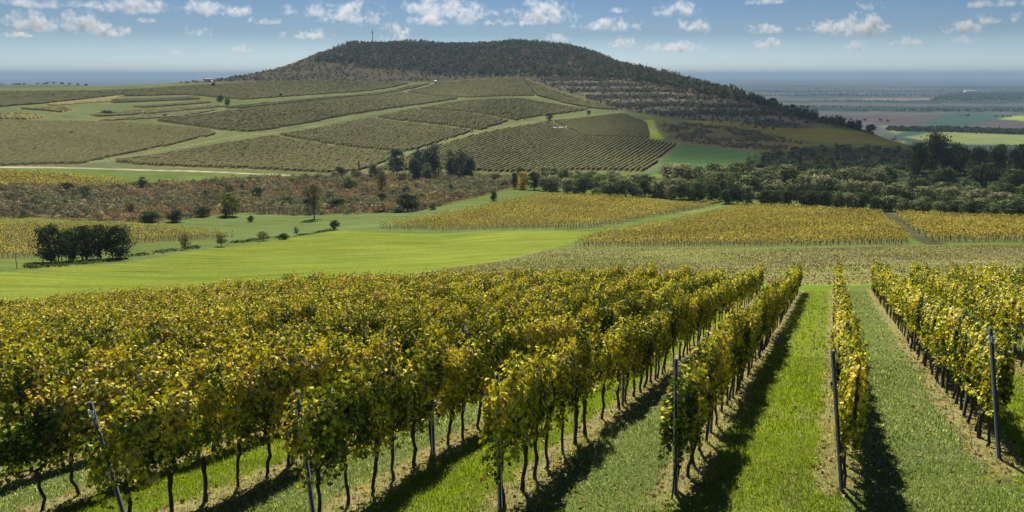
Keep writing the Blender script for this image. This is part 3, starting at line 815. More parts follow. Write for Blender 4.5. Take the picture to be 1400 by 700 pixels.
def far_canopy(seed, mix, n=460):
    g = np.random.default_rng(seed)
    x, y, z, t = vine_points(g, n, 1.1); n = len(x)
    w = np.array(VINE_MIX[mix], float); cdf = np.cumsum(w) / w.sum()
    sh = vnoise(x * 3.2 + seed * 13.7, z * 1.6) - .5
    ci = np.searchsorted(cdf, np.clip(g.random(n) * .62 + .19 + sh * .70 + (t - .55) * .36, 0, .999))  # same height bias: yellow tops, with crest light and lower shade in the tone
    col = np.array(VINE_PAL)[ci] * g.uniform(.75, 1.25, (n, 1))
    return cards(np.stack([x, y, z], -1), g.uniform(.09, .15, n), col, 0, seed=seed, out=np.stack([0 * x, np.sign(y) * .5, 1.6 * np.clip(t - .6, 0, 1)], -1))
def trunk_mb(seed):
    g = np.random.default_rng(seed); m = MB()
    n = 8; hgt = g.uniform(.82, 1.02)
    px = np.cumsum(g.normal(0, .022, n)); py = np.cumsum(g.normal(0, .018, n)); px -= px[0]; py -= py[0]
    px += np.linspace(0, g.normal(0, .06), n)
    rad = g.uniform(.025, .036) * np.array([1.35, 1.05, .95, 1.0, .95, 1.1, 1.5, .8]) * g.uniform(.9, 1.15, n)
    m.tube([(px[i], py[i], -.06 + (hgt + .06) * i / (n - 1)) for i in range(n)], rad)
    hd = (px[-1], py[-1], hgt)
    s = g.choice([-1, 1])
    m.tube([(hd[0], hd[1], hgt - .06), (hd[0] + s * .09, hd[1] + .01, hgt + .02), (hd[0] + s * .2, hd[1], hgt + .07), (hd[0] + s * .38, hd[1], hgt + .08)], [.024, .017, .012, .008], 5)
    return m, hd
def cane_mb(seed, hd):
    g = np.random.default_rng(seed + 500); m = MB()
    for i in range(5):
        x0 = hd[0] + g.uniform(-.35, .35); y0 = hd[1] + g.normal(0, .03)
        x1 = x0 + g.normal(0, .10); y1 = y0 + g.normal(0, .08)
        m.tube([(x0, y0, hd[2] - .02), ((x0 + x1) / 2 + g.normal(0, .03), (y0 + y1) / 2, hd[2] + .45), (x1, y1, hd[2] + g.uniform(.85, 1.2))], [.0065, .005, .003], 4)
    return m
MIXES = ['yellow', 'mixed', 'green', 'yellow', 'mixed', 'yellow', 'mixed', 'green', 'yellow', 'mixed', 'yellow', 'mixed', 'tan', 'tan', 'tan', 'tan']
near_kit = []
for i, mx in enumerate(MIXES):
    tm, hd = trunk_mb(i)
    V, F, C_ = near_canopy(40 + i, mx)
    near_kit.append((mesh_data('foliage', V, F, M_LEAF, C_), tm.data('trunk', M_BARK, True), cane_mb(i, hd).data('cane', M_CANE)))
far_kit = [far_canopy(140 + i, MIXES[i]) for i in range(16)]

cp, sp = math.cos(math.radians(13.638)), math.sin(math.radians(13.638))
def in_view(x, y, z, m=0.03):                    # does a point lie in the camera's field of view (a margin m)
    z = z - EYE
    fw = y * cp - z * sp; upc = y * sp + z * cp
    ok = fw > .5
    fw = np.maximum(fw, .5)
    return ok & (np.abs(x / fw) < .6876 + m) & (np.abs(upc / fw) < .3438 + m)

rows = list(range(-16, 35))
VN = []
for k in rows:
    v = v_begin(k) + .12
    while v < v_end(k) - .2:
        if rng.random() > .025: VN.append((k, v + rng.uniform(-.07, .07), ROW_0 - ROW_GAP * k + rng.uniform(-.05, .05)))
        v += .7
VN = np.array(VN)
vx = VN[:, 2] * UX + VN[:, 1] * VX; vy = VN[:, 2] * UY + VN[:, 1] * VY; vz = height(vx, vy)
dist = np.sqrt(vx ** 2 + vy ** 2 + (vz - EYE) ** 2)
seen = in_view(vx, vy, vz + 1.4, -.012) | in_view(vx, vy, vz + .5, -.012)
margin = in_view(vx, vy, vz + 1.2, .22)
order = np.argsort(np.where(seen, dist, 1e9))
near_ids = set(order[:298].tolist())

UNITS = "first second third fourth fifth sixth seventh eighth ninth tenth eleventh twelfth thirteenth fourteenth fifteenth sixteenth seventeenth eighteenth nineteenth".split()
def ordinal(n):
    if n <= 19: return UNITS[n - 1]
    t = {2: ("twentieth", "twenty"), 3: ("thirtieth", "thirty"), 4: ("fortieth", "forty"), 5: ("fiftieth", "fifty")}[n // 10]
    return t[0] if n % 10 == 0 else t[1] + "-" + UNITS[n % 10 - 1]
def row_name(k):
    if k == 2: return "the row behind the lone leaning post"
    if k == 1: return "the row behind the tagged upright post"
    if k > 2: return f"the {ordinal(k - 2)} row left of the lone leaning post"
    return f"the {ordinal(1 - k)} row right of the tagged upright post"
LOOK = {'tan': 'tan and green', 'yellow': 'yellow', 'mixed': 'yellow and green', 'green': 'greenish'}
mixn = rng.integers(0, 12, len(VN))
mixn = np.where((rng.random(len(VN)) < np.clip((VN[:, 0] - 5) / 14, .06, .6)), rng.integers(12, 16, len(VN)), mixn)
flip = rng.random(len(VN)) < .5
vig = np.clip(.88 + .20 * vnoise(VN[:, 1] / 2.2 + VN[:, 0] * 7.3, VN[:, 0] * 3.1) + rng.normal(0, .045, len(VN)), .80, 1.12) * (1 - .07 * np.clip((VN[:, 1] - 12) / 30, 0, 1))
stuff_parts = []
for k in rows:
    ids = [i for i in np.where(VN[:, 0] == k)[0]]
    ids.sort(key=lambda i: VN[i, 1])
    c = 0
    for i in ids:
        if i in near_ids:
            c += 1
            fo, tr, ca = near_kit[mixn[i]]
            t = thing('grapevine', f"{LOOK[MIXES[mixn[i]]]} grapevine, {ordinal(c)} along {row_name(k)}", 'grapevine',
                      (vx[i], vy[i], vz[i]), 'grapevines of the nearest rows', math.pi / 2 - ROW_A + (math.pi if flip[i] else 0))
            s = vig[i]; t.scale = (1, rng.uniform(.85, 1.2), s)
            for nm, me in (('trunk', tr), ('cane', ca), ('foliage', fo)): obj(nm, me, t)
        elif margin[i] or seen[i]:
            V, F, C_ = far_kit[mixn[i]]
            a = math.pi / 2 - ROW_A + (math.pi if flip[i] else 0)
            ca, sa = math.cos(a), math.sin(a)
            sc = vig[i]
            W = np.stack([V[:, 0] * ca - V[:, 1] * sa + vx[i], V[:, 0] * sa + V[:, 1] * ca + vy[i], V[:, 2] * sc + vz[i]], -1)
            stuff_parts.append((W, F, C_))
            # its stem
            w = .03; b = np.array([(vx[i] - w, vy[i], vz[i] - .05), (vx[i] + w, vy[i], vz[i] - .05), (vx[i] + w * .8, vy[i], vz[i] + 1.1), (vx[i] - w * .8, vy[i], vz[i] + 1.1)])
            b2 = b.copy(); b2[:, 0] = vx[i]; b2[:, 1] += np.array([-w, w, w * .8, -w * .8])
            q = np.array([[0, 1, 2, 3]])
            for bb in (b, b2): stuff_parts.append((bb, q, np.tile((.04, .033, .026), (4, 1))))
V, F, C_ = merge(stuff_parts)
tag(obj('farther_grapevines', mesh_data('farther_grapevines', V, F, M_LEAF, C_)), 'mass of yellow and green grapevines filling the farther part of the near vineyard', 'grapevines', kind='stuff')

# ---------------------------------------------------------------- trellis: posts and fruiting wires
def post_mb(lean, hgt):
    """open steel channel, lips forward"""
    prof = [(-.032, -.022), (.032, -.022), (.032, .022), (.020, .022), (.020, -.012), (-.020, -.012), (-.020, .022), (-.032, .022)]
    m = MB(); n = len(prof)
    zs = [-.25, hgt]
    for z in zs:
        for a, b in prof: m.V.append(Vector((a + lean[0] * z, b + lean[1] * z, z)))
    for k in range(n): m.F.append((k, (k + 1) % n, n + (k + 1) % n, n + k))
    for o in (0, n):
        for q in ((0, 1, 4, 5), (1, 2, 3, 4), (0, 5, 6, 7)):
            m.F.append(tuple(o + i for i in q))
    return m
POST_STRAIGHT = post_mb((0, 0), 2.08).data('post', M_STEEL)
LEANS = {0: (-.10, -.04), 1: (-.19, -.03), 2: (-.15, -.03), 3: (-.045, -.02), 4: (-.02, 0), 5: (.01, -.09), 6: (.0, -.14)}
END_POST = {k: post_mb(l, 2.36).data('post', M_STEEL) for k, l in LEANS.items()}
def tag_mb():
    m = MB(); w, t = .055, .014
    for a, b, c, d in ((-w, w, w - t, w), (-w, w, -w, -w + t), (-w, -w + t, -w + t, w - t), (w - t, w, -w + t, w - t)): m.box(a, b, -.006, .006, c, d)
    m.box(-.012, .012, -.004, .004, -.041, .041)
    return m
TAG = tag_mb().data('plate', M_WHITE)
end_label = {1: 'upright steel end post with a white square plate, half wrapped in yellow vine', 2: 'lone leaning end post before the narrow vine row between two open alleys',
             3: 'near-vertical end post with a short anchor stake at its foot', 4: 'straight grey end post between two stretches of hanging vines',
             5: 'leaning blue-grey end post, second leaning one from the left border', 6: 'leaning blue-grey end post with a white square plate'}
rot_row = -ROW_A
for k in range(-4, 15):
    v = v_begin(k); j = 0
    while v < v_end(k):
        u = ROW_0 - ROW_GAP * k
        x, y = u * UX + v * VX, u * UY + v * VY
        z = h1(x, y); d = math.sqrt(x * x + y * y)
        first = (j == 0)
        vis = bool(in_view(np.array([x]), np.array([y]), np.array([z + 1.0]), 0.0)[0]) or bool(in_view(np.array([x]), np.array([y]), np.array([z + .3]), 0.0)[0]) or (first and k in end_label)
        if vis and d < 30:
            lab = end_label[k] if first and k in end_label else f"grey trellis post, {ordinal(j)} along {row_name(k)}" if j else f"grey steel end post of {row_name(k)}"
            t = thing('trellis_post', lab, 'post', (x, y, z), 'steel trellis posts in the vine rows', rot_row)
            obj('post', END_POST.get(k, POST_STRAIGHT) if first else POST_STRAIGHT, t)
            if first and k in (1, 6):
                obj('plate', TAG, t, (LEANS[k][0] * 2.18, LEANS[k][1] * 2.18 - .035, 2.18))
        v += 3.7; j += 1
# short anchor stakes by the end posts of the middle rows
for k, dv, lab in ((3, -.28, 'short bent anchor stake at the foot of the near-vertical end post'), (2, .22, 'short dark stake leaning on the lone leaning end post')):
    u = ROW_0 - ROW_GAP * k; v = v_begin(k) + dv
    x, y = u * UX + v * VX, u * UY + v * VY
    m = MB(); m.tube([(0, 0, -.1), (.02, .03, .25), (.05, .12, .5)], [.014, .013, .012])
    tag(obj('anchor_stake', m.data('anchor_stake', M_STEEL), None, (x, y, h1(x, y))), lab, 'stake')
for k in range(-2, 10):
    u = ROW_0 - ROW_GAP * k
    vv = np.arange(v_begin(k), min(v_begin(k) + 30, v_end(k)), 1.85)
    x = u * UX + vv * VX; y = u * UY + vv * VY; z = height(x, y)
    m = MB(); m.tube([(a, b, c + .98) for a, b, c in zip(x, y, z)], [.0035] * len(vv), 4)
    tag(obj('trellis_wire', m.data('trellis_wire', M_WIRE)), f"thin fruiting wire strung low along {row_name(k)}", 'wire', 'wires of the vine trellis')

# ---------------------------------------------------------------- grass of the alleys, litter and dry stalks under the rows
def alley_props(x, y):
    u = x * UX + y * UY; v = x * VX + y * VY
    al = (ROW_0 - u) / ROW_GAP
    d = np.abs((al + .5) % 1 - .5) * ROW_GAP
    par = (np.floor(al).astype(int) % 2) == 1
    begin = v - (14.4 - 1.25 * al)
    return u, v, d, par, begin
def blades(n, r0, r1, hgt, wid, seed):
    g = np.random.default_rng(seed)
    r = np.sqrt(g.uniform(r0 ** 2, r1 ** 2, n)); a = g.uniform(-.69, .69, n)
    x, y = r * np.sin(a), r * np.cos(a)
    u, v, d, par, begin = alley_props(x, y)
    d = d + (vnoise(x * 2.5, y * 2.5) - .5) * .5
    dry = (d < .36) & (begin > 0)
    keep = (~dry | (g.random(n) < .4)) & (v < 58)
    x, y, d, par, begin, dry = [q[keep] for q in (x, y, d, par, begin, dry)]
    n = len(x); z = height(x, y)
    pat = vnoise(x * 1.9 + 4, y * 1.9) * .6 + vnoise(x * .55, y * .55 + 8) * .4
    h = hgt * (.55 + .9 * pat) * g.uniform(.5, 1.3, n) * np.where(dry, .9, np.where(par, .8, 1.0)) * (.6 + .8 * vnoise(x * 1.3 + 9, y * 1.3))
    t = g.uniform(0, 2 * np.pi, n); ln = g.uniform(.1, .7, n) * h
    dx, dy = np.cos(t), np.sin(t)
    w = wid * g.uniform(.6, 1.4, n)
    col = np.where(par[:, None], pick(g, [(.095, .14, .028), (.14, .18, .065), (.068, .105, .016), (.38, .42, .30)], n), pick(g, [(.145, .20, .010), (.20, .25, .015), (.105, .155, .010)], n))  # palest tone of the paler alleys paints in the glints on the blades
    mixz = (begin < 1) & (g.random(n) < .5)
    col[mixz] = pick(g, [(.10, .16, .025), (.16, .19, .06), (.09, .13, .03)], int(mixz.sum()))
    col[dry] = pick(g, [(.30, .25, .11), (.23, .22, .07), (.14, .17, .03), (.12, .16, .02)], int(dry.sum()))
    col = col * (.62 + .76 * pat)[:, None]
    B = np.stack([x, y, z], -1)
    S_ = np.stack([-dy, dx, 0 * dx], -1) * w[:, None] * .5
    T = np.stack([dx * ln, dy * ln, h], -1)
    M_ = np.stack([dx * ln * .35, dy * ln * .35, h * .6], -1)
    V = np.stack([B - S_, B + S_, B + M_ + S_ * .8, B + T, B + M_ - S_ * .8], 1)
    o = np.arange(n)[:, None] * 5
    F = np.concatenate([o + np.array([[0, 1, 2, 4]]), o + np.array([[4, 2, 3, 3]])])
    return V.reshape(-1, 3), o, np.repeat(col, 5, 0), n
def grass_mesh(specs):
    Vs, Fs, Cs = [], [], []; off = 0
    for s in specs:
        V, o, c, n = blades(*s)
        Fs.append(np.concatenate([o + np.array([[0, 1, 2, 4]])]) + off)
        # the tip as a second, slim quad
        tip = np.stack([V.reshape(n, 5, 3)[:, 4], V.reshape(n, 5, 3)[:, 2], V.reshape(n, 5, 3)[:, 3] + .0015, V.reshape(n, 5, 3)[:, 3]], 1).reshape(-1, 3)
        Vs.append(V); Cs.append(c); off += len(V)
        Fs.append(np.arange(4 * n).reshape(n, 4) + off); Vs.append(tip); Cs.append(c.reshape(n, 5, 3)[:, :4].reshape(-1, 3)); off += len(tip)
    return np.concatenate(Vs), np.concatenate(Fs), np.concatenate(Cs)
V, F, C_ = grass_mesh([(150000, 7.5, 15, .060, .010, 1), (110000, 15, 26, .075, .018, 2), (70000, 26, 60, .09, .04, 3)])
tag(obj('grass', mesh_data('grass', V, F, M_GRASS, C_)), 'short green grass of the vineyard alleys with dry stalks under the rows', 'grass', kind='stuff')
g = np.random.default_rng(77)
n = 26000
r = np.sqrt(g.uniform(64, 1100, n)); a = g.uniform(-.7, .7, n); x, y = r * np.sin(a), r * np.cos(a)
u, v, d, par, begin = alley_props(x, y)
k_ = (begin > -.3) & ((d < .42) | (g.random(n) < .12)); x, y = x[k_], y[k_]; n = len(x)
V, F, C_ = cards(np.stack([x, y, height(x, y) + .02], -1), g.uniform(.05, .11, n), pick(g, [(.16, .10, .05), (.26, .18, .07), (.10, .07, .04), (.30, .24, .12), (.34, .25, .04)], n), 2.2, seed=8)
tag(obj('fallen_leaves', mesh_data('fallen_leaves', V, F, M_FARLEAF, C_)), 'dry brown vine leaves fallen on the bare strips under the rows', 'leaves', kind='stuff')
# tall dry grass on the strip beyond the near vineyard
g = np.random.default_rng(78)
P = np.array(FIELDS['fallow']); n = 90000
x = g.uniform(P[:, 0].min(), P[:, 0].max(), n); y = g.uniform(P[:, 1].min(), P[:, 1].max(), n)
u = x * UX + y * UY; v = x * VX + y * VY
k_ = (poly_sd(FIELDS['fallow'], x, y) > .5) & (v > 64)
x, y = x[k_], y[k_]; n = len(x); z = height(x, y)
h = g.uniform(.05, .20, n) * (.5 + .8 * vnoise(x / 9. + 3, y / 9.))
t = g.uniform(0, 2 * np.pi, n); w = g.uniform(.04, .10, n)
S_ = np.stack([np.cos(t), np.sin(t), 0 * t], -1) * w[:, None]
B = np.stack([x, y, z - .02], -1); T = B + np.stack([g.normal(0, .08, n), g.normal(0, .08, n), h], -1)
V = np.stack([B - S_ * .5, B + S_ * .5, T + S_ * .7, T - S_ * .7], 1).reshape(-1, 3)
gm = smooth(.4, .7, vnoise(x / 14. + 5, y / 5.))[:, None]
C_ = pick(g, [(.175, .165, .072), (.15, .14, .065), (.195, .18, .085), (.14, .125, .065)], n) * (1 - gm * .8) + np.array((.15, .17, .05)) * gm * .8
tag(obj('dry_grass', mesh_data('dry_grass', V, np.arange(4 * n).reshape(n, 4), M_FARLEAF, np.repeat(C_, 4, 0))), 'tall straw-coloured grass on the fallow strip behind the near vineyard', 'grass', kind='stuff')

g = np.random.default_rng(79)
B_ = np.array(BANK); n = 2600
i = g.integers(0, len(B_) - 1, n); f = g.random((n, 1)); P = B_[i] * (1 - f) + B_[i + 1] * f + g.normal(0, .9, (n, 2))
on = vnoise(P[:, 0] / 3.5, P[:, 1] / 3.5) > .42; P = P[on]; n = len(P)
V, F, C_ = cards(np.c_[P, height(P[:, 0], P[:, 1]) + g.uniform(0, .35, n)], g.uniform(.3, .7, n), pick(g, [(.05, .075, .025), (.08, .10, .035), (.12, .12, .05)], n), .6, seed=79)
tag(obj('bank_grass', mesh_data('bank_grass', V, F, M_FARLEAF, C_)), 'tussocks of rough dark grass along the bank between pasture and meadow', 'grass', kind='stuff')
# ---------------------------------------------------------------- vineyards in the middle distance: rows of leafy vines
def row_samples(key, gap, step, seed, heading=None):
    poly = np.array(FIELDS[key]); a = HEADINGS[key]
    ca, sa = math.cos(a), math.sin(a)
    s = poly @ np.array([ca, sa]); t = poly @ np.array([-sa, ca])
    tt = np.arange(t.min() + gap / 2, t.max(), gap); ss = np.arange(s.min(), s.max(), step)
    T, Sg = np.meshgrid(tt, ss, indexing='ij')
    x = Sg * ca - T * sa; y = Sg * sa + T * ca
    return x, y, inside(FIELDS[key], x, y), a
GOLD = [(.50, .38, .07), (.40, .32, .065), (.30, .255, .06), (.20, .19, .05), (.42, .28, .065), (.09, .095, .03)]
def leafy_field(key, name, label, per=15, seed=0, gap=2.5, pal=GOLD, wts=(24, 26, 22, 14, 6, 10), size=(.20, .36)):
    g = np.random.default_rng(seed)
    x, y, m, a = row_samples(key, gap, 1.0, seed)
    x = x[m] + g.normal(0, .12, m.sum()); y = y[m] + g.normal(0, .08, m.sum())
    gapm = g.random(len(x)) > .04; x, y = x[gapm], y[gapm]
    z = height(x, y); n = len(x)
    cx = np.repeat(x, per) + g.uniform(-.55, .55, n * per) * math.cos(a); cy = np.repeat(y, per) + g.uniform(-.55, .55, n * per) * math.sin(a)
    off = g.uniform(-.28, .28, n * per); cx -= off * math.sin(a); cy += off * math.cos(a)
    cz = np.repeat(z, per) + .72 + 1.2 * g.beta(1.3, 1.1, n * per) + np.repeat(g.normal(0, .10, n), per)
    tone = pick(g, pal, n * per, wts) * (.75 + .5 * vnoise(cx / 9. + 3, cy / 9.))[:, None]
    parts = [cards(np.stack([cx, cy, cz], -1), g.uniform(*size, n * per), tone, .3, seed=seed)]
    w = .05
    B = np.stack([x, y, z], -1)
    for ax in ((w, 0), (0, w)):
        o = np.array([ax[0], ax[1], 0])
        q = np.stack([B - o, B + o, B + o + (0, 0, .9), B - o + (0, 0, .9)], 1).reshape(-1, 3)
        parts.append((q, np.arange(4 * n).reshape(n, 4), np.tile((.05, .038, .028), (4 * n, 1))))
    V, F, C_ = merge(parts)
    tag(obj(name, mesh_data(name, V, F, M_FARLEAF, C_)), label, 'vineyard', kind='stuff')
leafy_field('vine_a', 'golden_vineyard', 'golden vineyard on the rise between the bright meadow and the tree belt', 22, 1)
leafy_field('vine_b', 'golden_vineyard', 'large golden vineyard behind the fallow strip, left of the diagonal ditch', 22, 2)
leafy_field('vine_c', 'golden_vineyard', 'golden vineyard beyond the diagonal ditch at the right edge', 22, 3)
leafy_field('vine_w', 'golden_vineyard', 'golden vineyard strip behind the dark tree clump', 12, 4)
leafy_field('vine_v', 'golden_vineyard', 'yellowish vineyard plot on the valley floor below the gravel road', 6, 5, size=(.4, .7))

# ---------------------------------------------------------------- vineyards of the far slope: clipped hedge rows
def hedge_field(key, label, seed, gap=2.5, step=2.5, hgt=1.6, wid=.75, pal=((.138, .136, .060), (.15, .146, .066), (.162, .152, .069), (.13, .13, .058))):
    g = np.random.default_rng(seed)
    x, y, m, a = row_samples(key, gap, step, seed)
    z = height(x, y)
    nr, ns = x.shape
    hh = hgt * g.uniform(.88, 1.08, x.shape); ww = wid * g.uniform(.7, 1.3, x.shape)
    nx, ny = -math.sin(a), math.cos(a)
    jx = g.normal(0, .12, x.shape)
    def ring(s, k): return np.stack([x + nx * (ww * s + jx), y + ny * (ww * s + jx), z + k], -1)
    R = np.stack([ring(-1, .35), ring(-.75, hh), ring(.75, hh * g.uniform(.92, 1.05, x.shape)), ring(1, .35)], 2)   # nr, ns, 4, 3
    idx = np.arange(nr * ns * 4).reshape(nr, ns, 4)
    both = m[:, :-1] & m[:, 1:] & (g.random((nr, ns - 1)) > .02)
    F = [np.stack([idx[:, :-1, k], idx[:, 1:, k], idx[:, 1:, k + 1], idx[:, :-1, k + 1]], -1)[both] for k in range(3)]
    F = np.concatenate(F)
    pa = np.array(pal); q = np.clip(vnoise(x / 17. + seed * 3, y / 17.) * .7 + vnoise(x / 5. + seed, y / 5.) * .3 + g.normal(0, .05, x.shape), 0, .999)
    col = pa[(q * len(pa)).astype(int)].reshape(nr, ns, 1, 3) * (.9 + .2 * vnoise(x / 60. + seed, y / 60.))[:, :, None, None]
    col = np.broadcast_to(col, (nr, ns, 4, 3)) * g.uniform(.9, 1.1, (nr, ns, 4, 1))
    used, inv = np.unique(F, return_inverse=True)
    tag(obj('hillside_vineyard', mesh_data('hillside_vineyard', R.reshape(-1, 3)[used], inv.reshape(F.shape), M_FARLEAF, col.reshape(-1, 3)[used])), label, 'vineyard', kind='stuff')
for i, (k, lab, gp, st) in enumerate((
    ('f1', 'olive vineyard block on the far slope above the left end of the gravel road', 2.5, 2), ('f2a', 'olive vineyard block between the two far tracks, nearest the valley', 2.5, 2.5),
    ('f2b', 'middle vineyard block between the two far tracks', 2.5, 2.5), ('f2c', 'upper vineyard block between the two far tracks', 2.6, 3),
    ('f2d', 'topmost vineyard block between the two far tracks', 2.6, 3), ('f3a', 'small smooth vineyard block beside the pale green strip', 2.5, 2.5), ('f3b', 'large striped vineyard block on the far slope above the yellow tree', 3.0, 2.5),
    ('f4', 'narrow vineyard wedge along the edge of the wooded hill', 2.8, 3), ('f5', 'highest vineyard block of the far slope, just under the forest', 2.8, 3),
    ('f6', 'vineyard block above the upper far track', 2.6, 3), ('f7', 'long thin vineyard band at the foot of the wooded hill', 3, 4), ('f8', 'vineyard block along the crest at the left', 3, 4))):
    hedge_field(k, lab, 20 + i, gp, st)
for i, lab in enumerate(('curved terrace vineyard plot with a golden edge', 'short yellow terrace vineyard plot by the dark hedge', 'yellow terrace vineyard plot at the left border', 'uppermost thin terrace vineyard plot',
                         'second thin terrace vineyard plot below the uppermost', 'long terrace vineyard plot ending at the broad dark tree', 'lowest terrace vineyard plot above the olive block')):
    hedge_field('t%d' % (i + 1), lab, 40 + i, 2.6, 3, 1.25, .8, ((.34, .28, .11), (.29, .25, .10), (.24, .22, .09)) if i in (0, 1, 2) else ((.25, .235, .11), (.22, .215, .10), (.28, .245, .115)))

# ---------------------------------------------------------------- woods and scrub that read as one mass
def scatter(key, n, seed, test=None):
    g = np.random.default_rng(seed); P = np.array(FIELDS[key])
    x = g.uniform(P[:, 0].min(), P[:, 0].max(), n); y = g.uniform(P[:, 1].min(), P[:, 1].max(), n)
    m = inside(FIELDS[key], x, y)
    x, y = x[m], y[m]; z = height(x, y)
    if test is not None:
        m = test(x, y, z, g); x, y, z = x[m], y[m], z[m]
    return x, y, z
def puffs(x, y, z, hgt, wid, per, card, tones, seed, jit=.3):
    """bushy crowns: `per` cards over the upper shell of an ellipsoid at each place; tones: (n,3) per crown"""
    g = np.random.default_rng(seed); n = len(x)
    d = g.normal(size=(n * per, 3)); d[:, 2] = np.abs(d[:, 2]) * 1.0 - .25
    d /= np.linalg.norm(d, axis=1)[:, None]
    rr = g.uniform(.55, 1.05, (n * per, 1))
    H_, W_ = np.repeat(hgt, per), np.repeat(wid, per)
    C = np.stack([np.repeat(x, per) + d[:, 0] * rr[:, 0] * W_ * .5, np.repeat(y, per) + d[:, 1] * rr[:, 0] * W_ * .5,
                  np.repeat(z, per) + H_ * .42 + d[:, 2] * rr[:, 0] * H_ * .55], -1)
    col = np.repeat(tones, per, 0) * g.uniform(1 - jit, 1 + jit, (n * per, 1))
    return cards(C, np.repeat(card, per) * g.uniform(.7, 1.3, n * per), col, 0, seed=seed, out=d)
g = np.random.default_rng(91)
x, y, z = scatter('forest', 26000, 91, lambda x, y, z, g: vnoise(x / 22., y / 22.) + .35 * g.random(len(x)) > .34)
keep = np.arange(len(x)) < 8500; x, y, z = x[keep], y[keep], z[keep]; n = len(x)
V, F, C_ = puffs(x, y, z, g.uniform(2.5, 9.5, n) * (.6 + .6 * vnoise(x / 40. + 3, y / 40.)), g.uniform(3, 8, n), 20, np.full(n, 1.8), pick(g, [(.062, .082, .056), (.09, .105, .068), (.05, .07, .048), (.13, .125, .08), (.14, .11, .08)], n, (24, 28, 16, 20, 12)), 92)
tag(obj('forest', mesh_data('forest', V, F, M_BUSHLEAF, C_)), 'dark mixed forest covering the top and far flank of the hill', 'forest', kind='stuff')
g = np.random.default_rng(93)
not_forest = lambda x, y, z, g: ~inside(FIELDS['forest'], x, y) & ~inside(FIELDS['terrace'], x, y) & (g.random(len(x)) < .35 + .9 * vnoise(x / 30., y / 30.))
x, y, z = scatter('hill', 16000, 93, not_forest); x, y, z = x[:6500], y[:6500], z[:6500]; n = len(x)
V, F, C_ = puffs(x, y, z, g.uniform(1.5, 4, n), g.uniform(2, 5, n), 14, np.full(n, 1.5), pick(g, [(.13, .115, .10), (.155, .135, .115), (.105, .105, .085), (.17, .15, .12), (.08, .09, .065)], n), 94)
tag(obj('hill_scrub', mesh_data('hill_scrub', V, F, M_BUSHLEAF, C_)), 'purplish brown scrub on the lower flank of the hill under the forest', 'scrub', kind='stuff')
g = np.random.default_rng(95)
bank = lambda x, y, z, g: (((z + 1.2 * vnoise(x / 40., y / 40.)) / 6.0) % 1 < .36) | (g.random(len(x)) < .11)
x, y, z = scatter('terrace', 16000, 95, bank); x, y, z = x[:6500], y[:6500], z[:6500]; n = len(x)
V, F, C_ = puffs(x, y, z, g.uniform(1.5, 3.6, n), g.uniform(2, 4.5, n), 14, np.full(n, 1.3), pick(g, [(.15, .14, .11), (.18, .165, .13), (.10, .11, .08), (.13, .13, .10)], n), 96)
tag(obj('terrace_scrub', mesh_data('terrace_scrub', V, F, M_BUSHLEAF, C_)), 'bushes growing in bands on the old terraces of the hill', 'scrub', kind='stuff')
g = np.random.default_rng(97)
x, y, z = scatter('scrub', 9000, 97); x, y, z = x[:4200], y[:4200], z[:4200]; n = len(x)
zone = vnoise(x / 28. + 2, y / 28. + 1); red = zone > .5
tn = np.where(red[:, None], pick(g, [(.26, .19, .115), (.23, .185, .12), (.31, .225, .11), (.20, .175, .11), (.15, .16, .085)], n), pick(g, [(.19, .18, .115), (.27, .235, .11), (.17, .165, .11), (.21, .205, .115), (.13, .15, .08), (.15, .165, .09)], n))
V, F, C_ = puffs(x, y, z, g.uniform(.9, 3.2, n), g.uniform(1.8, 5.5, n), 34, np.full(n, .6), tn * (.75 + .5 * vnoise(x / 11., y / 11.))[:, None], 98, .15)
tag(obj('russet_scrub', mesh_data('russet_scrub', V, F, M_BUSHLEAF, C_)), 'russet and brown scrub filling the valley floor at the left', 'scrub', kind='stuff')
g = np.random.default_rng(99)
x, y, z = scatter('heath', 2600, 99, lambda x, y, z, g: (vnoise(x / 14., y / 14.) > .38) & (poly_sd(FIELDS['heath'], x, y) > g.uniform(0, 14, len(x)))); n = len(x)
V, F, C_ = puffs(x, y, z, g.uniform(.8, 2.4, n), g.uniform(1.2, 4, n), 14, np.full(n, .9), pick(g, [(.22, .19, .125), (.17, .16, .09), (.29, .215, .13), (.12, .13, .07)], n), 100)
tag(obj('heath_scrub', mesh_data('heath_scrub', V, F, M_BUSHLEAF, C_)), 'pale brown heath bushes beside the pale green strip', 'scrub', kind='stuff')
g = np.random.default_rng(101)
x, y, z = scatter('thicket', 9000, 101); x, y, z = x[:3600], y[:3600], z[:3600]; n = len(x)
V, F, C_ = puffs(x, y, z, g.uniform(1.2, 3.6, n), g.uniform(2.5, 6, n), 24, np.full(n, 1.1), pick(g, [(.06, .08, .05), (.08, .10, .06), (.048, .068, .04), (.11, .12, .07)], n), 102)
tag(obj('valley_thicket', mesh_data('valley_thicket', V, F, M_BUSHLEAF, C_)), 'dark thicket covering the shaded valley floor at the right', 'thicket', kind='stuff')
g = np.random.default_rng(103)
xs, ys = [], []
for k, n in (('hedges', 900), ('pwood', 2600)):
    a, b, _ = scatter(k, n * 2, 103); xs.append(a[:n]); ys.append(b[:n])
for i in range(46):                              # hedgerows across the plain
    r = g.uniform(1800, 9000); t = g.uniform(-.7, .7) if g.random() < .4 else g.uniform(.3, .72)
    L_ = g.uniform(200, 900) * r / 3000; a = g.normal(0, .35); s = np.linspace(-.5, .5, int(L_ / 14)) * L_
    s = s[g.random(len(s)) > .3]
    xs.append(r * math.sin(t) + s * math.cos(a) + g.normal(0, 4, len(s))); ys.append(r * math.cos(t) + s * math.sin(a) + g.normal(0, 4, len(s)))
x = np.concatenate(xs); y = np.concatenate(ys); z = height(x, y); n = len(x)
